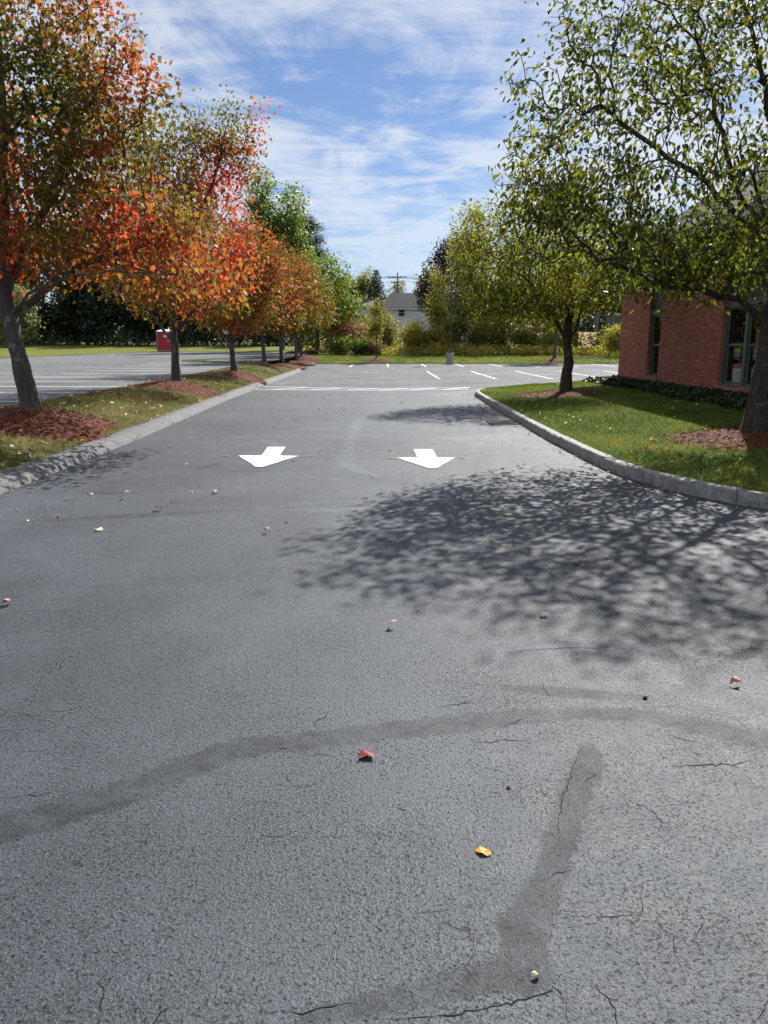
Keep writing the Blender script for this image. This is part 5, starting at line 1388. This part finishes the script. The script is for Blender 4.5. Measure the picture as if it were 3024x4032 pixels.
# ------------------------------------------------------------------ houses, pole, wires
def house(name, label, x0, x1, y0, y1, zb, ze, zr, wall, roofm, windows, ridge='x', chimney=None, lean=0.0):
    cx, cy = (x0 + x1) / 2, (y0 + y1) / 2
    t = empty(name, (cx, cy, zb)); tag(t, label, 'house')
    hx, hy = (x1 - x0) / 2, (y1 - y0) / 2; e = ze - zb; r = zr - zb
    b = MB(); b.box(-hx, hx, -hy, hy, -.6, e)
    if ridge == 'x': b.add([(-hx, -hy, e), (-hx, hy, e), (-hx, 0, r - .08), (hx, -hy, e), (hx, hy, e), (hx, 0, r - .08)], [(0, 1, 2), (3, 5, 4)])
    w_ = b.build('wall', wall, t)
    for k in range(int((e + .4) / .18)):                              # clapboard laps
        b = MB(); z = -.3 + k * .18
        if z + .17 < e: b.add([(-hx, -hy - .022, z), (hx, -hy - .022, z), (hx, -hy - .004, z + .17), (-hx, -hy - .004, z + .17), (-hx, -hy - .003, z), (hx, -hy - .003, z)], [(0, 1, 2, 3), (4, 5, 1, 0)]); b.build('clapboard', wall, w_)
    b = MB(); o_ = .35
    dz = (r - e) / hy * o_
    for s in (-1, 1):
        b.add([(-hx - o_, s * (hy + o_), e - dz), (hx + o_, s * (hy + o_), e - dz), (hx + o_ - lean, 0, r), (-hx - o_ + lean, 0, r), (-hx - o_, s * (hy + o_), e - dz + .16), (hx + o_, s * (hy + o_), e - dz + .16), (hx + o_ - lean, 0, r + .16), (-hx - o_ + lean, 0, r + .16)],
              [(0, 1, 2, 3), (4, 7, 6, 5), (0, 4, 5, 1), (1, 5, 6, 2), (3, 7, 4, 0)])
    rf = b.build('roof', roofm, t)
    if chimney:
        b = MB(); b.box(chimney - .3, chimney + .3, -.3, .3, r - .6, r + .8); b.build('chimney', M['concrete'], rf)
    b = MB(); b.box(-hx - o_, hx + o_, -hy - o_ - .03, -hy - o_ - .005, e - dz - .12, e - dz + .10); b.build('fascia', M['white_trim'], t)
    for (wx, wz, ww, wh) in windows:
        f = MB()
        f.box(wx - ww/2 - .08, wx + ww/2 + .08, -hy - .07, -hy - .025, wz - wh/2 - .08, wz - wh/2); f.box(wx - ww/2 - .08, wx + ww/2 + .08, -hy - .07, -hy - .025, wz + wh/2, wz + wh/2 + .08)
        f.box(wx - ww/2 - .08, wx - ww/2, -hy - .07, -hy - .025, wz - wh/2, wz + wh/2); f.box(wx + ww/2, wx + ww/2 + .08, -hy - .07, -hy - .025, wz - wh/2, wz + wh/2)
        wo = f.build('window', M['white_trim'], t)
        b = MB(); b.box(wx - ww/2, wx + ww/2, -hy - .04, -hy - .03, wz - wh/2, wz + wh/2); b.build('pane', M['black_plastic'], wo)
        b = MB(); b.box(wx - ww/2, wx + ww/2, -hy - .058, -hy - .041, wz - .03, wz + .03); b.build('rail', M['white_trim'], wo)
    return t
house('house', 'white clapboard house with steep charcoal roof beyond the thicket', 0.0, 10.6, 115, 122, 3.0, 6.95, 9.0, M['siding'], M['darkroof'], [(-2.75, 3.25, .85, 1.1), (1.2, 3.25, .85, 1.15), (3.6, 1.0, .9, 1.3)], lean=1.3)
house('house', 'low house with brown roof left of the spruce', -6.2, -1.9, 120, 127, 4.0, 7.3, 8.4, M['siding'], M['brownroof'], [(-.8, 1.8, .9, 1.2)], chimney=1.2)
house('house', 'grey shaded house on the bank behind the leaning trunk', 34.0, 52, 120, 128, 3.4, 6.4, 9.0, M['greysiding'], M['darkroof'], [(-5.5, 1.7, 1.0, 1.2), (-1.5, 1.7, 1.0, 1.2)])
b = MB(); b.tube([(36.9, 118.6, 3.5), (36.9, 118.6, 4.3)], [.22, .26], 12); b.tube([(36.9, 118.6, 4.3), (36.9, 118.6, 4.38)], [.29, .24], 12)
tag(b.build('trash_bin', M['black_plastic']), 'small black bin on the straw bank before the grey house', 'bin')
# outbuilding wall (white low structure right of the house)
house('shed', 'low white shed at the foot of the purple tree', 8.6, 13.0, 108, 111, 2.4, 5.0, 5.9, M['siding'], M['darkroof'], [])

def utility_pole():
    x, y, z, h = 2.4, 145, 4.5, 9.9
    t = empty('utility_pole', (x, y, z)); tag(t, 'grey wooden utility pole with crossarms above the white house', 'utility pole')
    b = MB(); b.tube([(0, 0, -.5), (0, 0, h * .6), (.05, 0, h)], [.17, .14, .11], 10); b.build('pole', M['wood_pole'], t)
    for (zz, w) in ((h - .9, 1.7), (h - 1.7, 1.2)):
        b = MB(); b.box(-w, w, -.06, .06, zz - .07, zz + .07); arm = b.build('crossarm', M['wood_pole'], t)
        for s in (-.85, -.4, .4, .85):
            b = MB(); b.tube([(w * s, 0, zz + .07), (w * s, 0, zz + .18), (w * s, 0, zz + .3)], [.035, .07, .03], 8); b.build('insulator', M['galv'], arm)
    b = MB(); b.tube([(.35, 0, h - 3.6), (.35, 0, h - 2.6)], .22, 12); b.build('transformer', M['galv'], t)
    # wires to poles outside the view
    for i, (dx, dz) in enumerate(((-1.4, h - .6), (-.7, h - .6), (.7, h - .6), (1.4, h - .6), (1.0, h - 1.4), (0, h - 3.9))):
        for s in (-1, 1):
            P = []
            for j in range(15):
                u = j / 14; P.append((x + dx * (1 - .2 * u) + s * 46 * u, y + 2.0 * s * u, z + dz + (-3.4 * 4 * u * (1 - u) * .5 if True else 0) + (1.5 if s < 0 else .6) * u))
            b = MB(); b.tube(P, .022, 5)
            o = b.build('overhead_wire', M['wire']); tag(o, 'thin overhead wire running off the utility pole', 'wire', 'overhead wires')
utility_pole()

# ------------------------------------------------------------------ lamp post, toilet, sign, headwall
def lamp_post():
    t = empty('lamp_post', (5.25, 62.3, .10)); tag(t, 'dark parking lot lamp post on a round concrete base', 'lamp post')
    b = MB(); b.tube([(0, 0, -.1), (0, 0, .86), (0, 0, .89)], [.315, .31, .285], 28); b.build('base', M['concrete'], t, smooth=False)
    b = MB(); b.box(-.17, .17, -.17, .17, .885, .905); b.build('base_plate', M['pole'], t)
    for sx in (-1, 1):
        for sy in (-1, 1):
            b = MB(); b.tube([(sx * .13, sy * .13, .9), (sx * .13, sy * .13, .96)], .018, 6); b.build('bolt', M['galv'], t)
    b = MB(); b.box(-.055, .055, -.055, .055, .906, 6.3); b.build('pole', M['pole'], t, bevel=.012)
    b = MB(); b.box(-.03, .03, -.75, -.069, 6.12, 6.20); b.build('arm', M['pole'], t)
    b = MB(); b.box(-.2, .2, -1.35, -.751, 6.05, 6.26); hd = b.build('lamp_head', M['pole'], t, bevel=.02)
    b = MB(); b.box(-.16, .16, -1.30, -.80, 6.035, 6.049); b.build('lens', M['white_plastic'], hd)
lamp_post()

def toilet():
    t = empty('portable_toilet', (-22.35, 80.6, float(lot_z(80.6)) + .03), R(14)); tag(t, 'red portable toilet with grey corners and white roof by the left lawn', 'portable toilet')
    w = .82
    b = MB(); b.box(-w, w, -w, w, .0, .12); b.build('skid', M['grey_plastic'], t)
    for s in (-1, 1):
        for q in (-1, 1):
            b = MB(); b.box(s*w - .05, s*w + .05, q*w - .05, q*w + .05, .12, 2.02); b.build('corner_post', M['grey_plastic'], t)
    # ribbed side panels
    for (ax, s) in (('x', -1), ('x', 1), ('y', 1)):
        b = MB()
        for k in range(10):
            z0 = .14 + k * .187
            if ax == 'x':
                b.box(min(s*w, s*(w - .03)), max(s*w, s*(w - .03)), -w + .05, w - .05, z0, z0 + .18)
            else: b.box(-w + .05, w - .05, w - .03, w, z0, z0 + .18)
        b.build('side_panel', M['red_plastic'], t)
    b = MB(); b.box(-w + .05, -w + .16, -w, -w + .04, .12, 2.02); b.box(w - .16, w - .05, -w, -w + .04, .12, 2.02); b.box(-w + .16, w - .16, -w, -w + .04, 1.92, 2.02); b.build('door_frame', M['red_plastic'], t)
    b = MB(); b.box(-w + .17, w - .17, -w - .012, -w + .03, .14, 1.91); d = b.build('door', M['red_plastic'], t, bevel=.008)
    b = MB(); b.box(.24, .34, -w - .035, -w - .013, 1.0, 1.12); b.build('latch', M['white_plastic'], d)
    b = MB(); b.box(-.16, .16, -w - .018, -w - .013, 1.42, 1.62); b.build('door_sign', M['white_plastic'], d)
    for k in range(4):
        b = MB(); b.box(-w - .012, -w - .001, -.36, .36, 1.76 + k * .055, 1.785 + k * .055); b.build('vent_slat', M['grey_plastic'], t)
    # domed translucent roof
    b = MB(); n = 7
    V = []; F = []
    for j in range(n + 1):
        for i in range(n + 1):
            x = -w - .05 + (2*w + .1) * i / n; y = -w - .05 + (2*w + .1) * j / n
            u = max(abs(x), abs(y)) / (w + .05); V.append((x, y, 2.02 + .20 * (1 - u ** 2.2)))
    for j in range(n):
        for i in range(n): q = j * (n + 1) + i; F.append((q, q + 1, q + n + 2, q + n + 1))
    ro = link('roof', mesh_np('roof', V, F, M['white_plastic'], True), t)
    b = MB(); b.box(-w - .05, w + .05, -w - .05, -w - .001, 1.97, 2.02); b.box(-w - .05, w + .05, w + .001, w + .05, 1.97, 2.02); b.build('roof_rim', M['white_plastic'], t)
    b = MB(); b.tube([(.38, .4, 2.0), (.38, .4, 2.42)], .06, 12); b.tube([(.38, .4, 2.42), (.38, .4, 2.47)], [.085, .06], 12); b.build('vent_pipe', M['white_plastic'], t)
toilet()

t = empty('sign_post', (-16.05, 80, 1.0)); tag(t, 'small white blank backed sign on a thin post behind the third maple', 'sign')
b = MB(); b.tube([(0, 0, -.2), (0, 0, 2.25)], .03, 8); b.build('post', M['galv'], t)
b = MB(); b.box(-.30, .30, -.045, -.031, 1.72, 2.16); b.build('panel', M['sign_white'], t, bevel=.006)
b = MB()
b.add([(16.3, 67.2, .62), (18.9, 67.2, .62), (18.9, 67.2, .05), (17.35, 67.2, .05), (16.95, 67.2, .38), (16.3, 67.2, .46),
       (16.3, 67.5, .62), (18.9, 67.5, .62), (18.9, 67.5, .05), (17.35, 67.5, .05), (16.95, 67.5, .38), (16.3, 67.5, .46)],
      [(0, 5, 4, 3, 2, 1), (6, 7, 8, 9, 10, 11)] + [(k, (k+1) % 6, 6 + (k+1) % 6, 6 + k) for k in range(6)])
tag(b.build('headwall', M['concrete']), 'low concrete headwall in the verge by the yellow green bush', 'wall')

# ------------------------------------------------------------------ fallen leaves and pebbles on the drive
LEAFCOL = {'red': (0.22, 0.013, 0.013), 'rust': (0.24, 0.085, 0.03), 'pale': (0.40, 0.33, 0.25), 'pink': (0.34, 0.15, 0.11), 'dark': (0.085, 0.025, 0.022), 'tan': (0.36, 0.22, 0.11), 'yellow': (0.60, 0.25, 0.012), 'cream': (0.50, 0.43, 0.25)}
for n_, c in LEAFCOL.items(): M['fallen_' + n_] = simple('fallen leaf ' + n_, c, rough=0.55, var=0.3, scale=60)
_fl = {}
def fallen_mesh(col, var, shape='maple', arch=.28, stem=True):
    key = (col, var, shape, arch)
    if key in _fl: return _fl[key]
    rg = random.Random(var * 131 + len(shape) * 7)
    b = MB()
    if shape == 'maple':
        ang = [-90, -62, -38, -22, 8, 28, 42, 60, 76, 90, 104, 120, 138, 152, 172, 202, 218, 242]
        rr = [.12, .40, .28, .34, .62, .40, .38, .50, .46, .78, .46, .50, .38, .40, .62, .34, .28, .40]
    else:
        ang = list(range(-90, 270, 22)); rr = [.5 * (1 if abs(math.sin(R(a))) > .9 else .62 + .36 * abs(math.sin(R(a))) ** 2) for a in ang]
    n = len(ang)
    ax = rg.uniform(0, 3.14); k1 = arch * rg.uniform(.8, 1.3); k2 = arch * rg.uniform(-.2, .35)
    def z(x, y):
        u = x * math.cos(ax) + y * math.sin(ax); v = -x * math.sin(ax) + y * math.cos(ax)
        return -k1 * u * u * 1.6 - k2 * v * v + .05 * math.sin(9 * u + 5 * v)
    V = [(0, 0, z(0, 0))]
    for f in (.5, 1.0):
        for a, r in zip(ang, rr):
            x, y = f * r * math.cos(R(a)), f * r * math.sin(R(a)); V.append((x, y, z(x, y)))
    F = [(0, 1 + k, 1 + (k + 1) % n) for k in range(n)] + [(1 + k, 1 + n + k, 1 + n + (k + 1) % n, 1 + (k + 1) % n) for k in range(n)]
    b.add(V, F)
    if stem:
        zs = z(0, -.1)
        b.tube([(0, -.08, zs), (.05, -.35, zs + .10), (.16, -.62, zs + .22), (.20, -.78, zs + .3)], [.018, .014, .012, .012], 5)
    zmin = min(v[2] for v in b.v)
    b.v = [(x, y, q - zmin) for x, y, q in b.v]
    me = bpy.data.meshes.new('fallen_leaf'); me.from_pydata(b.v, [], b.f); me.materials.append(M['fallen_' + col]); me.update()
    _fl[key] = me; return me
def fallen(x, y, col, size, rz, label, group=None, var=0, shape='maple', arch=.3, tilt=(0, 0), zoff=0.0):
    me = fallen_mesh(col, var, shape, arch)
    o = link('fallen_leaf', me); o.scale = (size,) * 3
    o.rotation_euler = (tilt[0], tilt[1], rz)
    rm = Euler((tilt[0], tilt[1], rz)).to_matrix()
    low = min((rm @ v.co).z for v in list(me.vertices)[:33]) * size
    o.location = (x, y, .0045 - low + zoff)
    tag(o, label, 'leaf', group); return o
fallen(-.065, 2.79, 'red', .074, R(135), 'curled red maple leaf with a long pale stem, nearest on the asphalt', None, 3, 'maple', .35, (R(3), R(4)))
fallen(.32, 2.19, 'yellow', .05, R(60), 'single yellow oval leaf on the near asphalt', None, 2, 'oval', .22, (R(4), 0))
fallen(.39, 1.69, 'cream', .022, R(100), 'tiny cream curled leaf at the bottom edge', None, 3, 'oval', .9, (R(20), 0))
fallen(1.69, 3.45, 'pink', .055, R(200), 'pale brown curled leaf with stem at the right of the near asphalt', None, 4, 'maple', .65, (R(-12), R(14)))
fallen(-2.36, 4.61, 'red', .07, R(80), 'curled red leaf at the left edge of the asphalt', None, 5, 'maple', .8, (0, R(12)))
fallen(.05, 4.21, 'pink', .055, R(30), 'pink curled leaf in the middle of the asphalt below the tree shade', None, 6, 'maple', .75, (R(10), 0))
fallen(.96, 4.40, 'pale', .062, R(250), 'pale curled leaf just below the big tree shadow', None, 1, 'maple', .7, (0, R(-10)))
fallen(-2.52, 6.59, 'cream', .08, R(-80), 'cream coloured leaf with long stem left of the drive', None, 3, 'maple', .65)
fallen(-1.01, 6.49, 'pink', .06, R(40), 'pinkish leaf in the sun left of the tree shadow', None, 2, 'maple', .75)
fallen(-2.23, 7.42, 'dark', .08, R(20), 'dark red flat leaf left on the drive', None, 4, 'maple', .7)
fallen(-1.85, 8.34, 'rust', .08, R(70), 'rusty leaf with a raised stem below the left arrow', None, 5, 'maple', .65)
fallen(-2.74, 8.05, 'cream', .08, R(95), 'long cream leaf beside the dark streak on the left', None, 6, 'maple', .8)
fallen(1.44, 5.54, 'tan', .075, R(10), 'tan leaf lying in the big tree shadow', None, 1, 'maple', .7)
fallen(.98, 5.89, 'pale', .075, R(150), 'pale leaf lying in a gap of the big tree shadow', None, 2, 'maple', .7)
rgl = random.Random(77)
def scatter(pts, cols, label, group, smin=.055, smax=.085):
    for (x, y) in pts:
        z = 0.0
        xb = float(berm_x(y))
        if x < xb + .01:
            d = xb - x; z = float(np.interp(d, [0, .05, .12, .20, .29, .36], [.004, .055, .098, .122, .13, .12])) + .006
        cn = rgl.choice(cols); sz = rgl.uniform(smin, smax) * .68
        fallen(x, y, cn, sz, rgl.uniform(0, 6.28), label.replace('COL', cn), group, rgl.randint(1, 6), 'maple', rgl.choice((.4, .6, .85)), (rgl.uniform(-.2, .2), rgl.uniform(-.2, .2)), z)
scatter([(-2.19, 7.86), (-3.04, 6.98), (-3.62, 7.41), (-.89, 6.9), (-.19, 7.92), (-2.19, 8.97), (-.95, 11.42), (-.15, 9.33), (.1, 11.66), (-1.28, 10.72), (2.67, 14.07)], ['red', 'dark', 'rust'], 'small COL fallen leaf lying on the drive around the arrows', 'red leaves around the arrows')
scatter([(-2.06, 7.64), (-2.14, 8.38), (-3.31, 6.97), (-3.34, 7.95), (-3.19, 8.22), (2.03, 7.52), (.55, 9.53), (-.63, 12.05), (2.91, 10.62), (2.78, 11.11), (1.94, 10.48), (.79, 8.99), (1.22, 8.9), (2.59, 9.8), (2.46, 9.96), (1.6, 8.64)], ['pale', 'cream', 'pink'], 'small COL fallen leaf lying on the drive around the arrows', 'pale leaves around the arrows', .05, .075)
scatter([(.8, 7.97), (1.41, 7.62), (2.19, 11.91)], ['dark'], 'dark crumpled leaf lying in the shade of the right tree', 'dark leaves in the shade', .075, .09)
scatter([(-4.46, 17.85), (-4.4, 18.3), (-4.4, 15.4), (-4.35, 15.89), (-4.32, 13.57), (-4.25, 13.24), (-4.19, 12.39), (-4.16, 11.55), (-4.3, 11.43), (-4.24, 10.86), (-4.12, 10.52), (-3.89, 10.63), (-3.94, 10.89), (-3.95, 10.46), (-3.82, 10.19), (-3.67, 9.94), (-4.19, 10.21), (-3.89, 9.78), (-3.4, 9.97), (-4.25, 10.6), (-4.24, 9.81), (-4.18, 9.52), (-4.27, 9.57), (-3.72, 10.35), (-3.85, 11.29), (-3.87, 11.14), (-4.22, 8.86), (-4.16, 8.43)], ['pale', 'cream', 'red', 'pink', 'dark'], 'small COL fallen leaf gathered along the left berm', 'leaves along the left berm', .055, .09)
scatter([(-3.44, 12.31), (-3.37, 12.13), (-2.83, 10.54), (-2.71, 10.41), (-3.41, 13.53)], ['pale', 'dark'], 'small COL leaf between the left berm and the left arrow', 'leaves left of the arrow', .06, .085)
scatter([(-2.07, 19.09), (-1.93, 20.25), (-1.15, 22.4), (-1.37, 18.5), (-1.16, 18.39), (-1.6, 19.17), (-1.01, 19.63), (-.45, 18.2), (-.06, 22.13), (.81, 19.72), (.46, 21.6), (-1.21, 26.91), (-.51, 26.52), (-1.21, 20.71), (-2.68, 23.26), (-1.84, 23.87), (-2.6, 16.4), (-3.1, 18.0), (-1.9, 16.6), (.3, 16.9), (1.5, 14.6)], ['pale', 'tan', 'dark', 'rust'], 'tiny COL fallen leaf on the drive between the arrows and the hatched line', 'leaves before the hatched line', .08, .11)
scatter([(.6, 32.34), (2.6, 33.5), (-2.5, 36), (-1.0, 45)], ['dark', 'tan'], 'tiny COL leaf on the lot beyond the hatched line', 'leaves beyond the hatched line', .10, .13)
for (x, y, s, lab) in ((1.21, 3.30, .011, 'black pebble on the asphalt near the right leaf'), (.46, 2.56, .007, 'tiny black pebble above the yellow leaf')):
    bm = bmesh.new(); bmesh.ops.create_icosphere(bm, subdivisions=2, radius=s)
    for v in bm.verts: v.co *= 1 + .35 * (random.Random(int(v.co.x * 1e5)).random() - .5); v.co.z *= .7
    me = bpy.data.meshes.new('pebble'); bm.to_mesh(me); bm.free(); me.materials.append(M['pebble'])
    tag(link('pebble', me, None, (x, y, s * .6)), lab, 'pebble')
# litter on the lawns, uncountable
def litter(name, label, P, size, seed, tone):
    rg = rngf(seed); n = len(P)
    A = norm(np.stack([rg.normal(0, 1, n), rg.normal(0, 1, n), rg.normal(.1, .3, n)], -1))
    o = link(name, leaf_mesh(name, P, A, size, 'maple', M['lf_litter'], rg, tone(rg, n), .5, .4)); tag(o, label, 'leaf litter', kind='stuff')
M['lf_litter'] = leaf_mat('leaf litter', [(0.0, (0.10, 0.03, 0.015)), (0.3, (0.26, 0.085, 0.03)), (0.6, (0.40, 0.22, 0.09)), (0.8, (0.55, 0.34, 0.06)), (1.0, (0.55, 0.48, 0.36))], transl=.25)
rgx = rngf(201)
y = 7 + 20 * rgx.random(190) ** 1.2; x = curb_x(y) + .2 + rgx.random(190) ** 1.1 * (7.6 - curb_x(y)); kx = x < 7.9
x, y = x[kx], y[kx]
litter('leaf_litter', 'scattered fallen leaves on the green right lawn', np.stack([x, y, rlawn_z(x, y) + .045], -1), .05, 202, lambda r, n: r.random(n))
y = 7 + 42 * rgx.random(520) ** 1.5; xb = berm_x(y) - .3; x = xb + (isl_left(y) - xb) * rgx.random(520) ** 1.3
litter('leaf_litter', 'scattered fallen leaves on the dry strip under the maples', np.stack([x, y, isl_z(x, y) + .05], -1), .07, 203, lambda r, n: r.random(n) ** .8)
y = 7.3 + 20 * rgx.random(170) ** 1.1; x = curb_x(y) - .03 - .22 * rgx.random(170) ** 2
litter('leaf_litter', 'small leaf bits gathered along the foot of the granite kerb', np.stack([x, y, np.full_like(x, .012)], -1), .035, 204, lambda r, n: .3 + .7 * r.random(n))
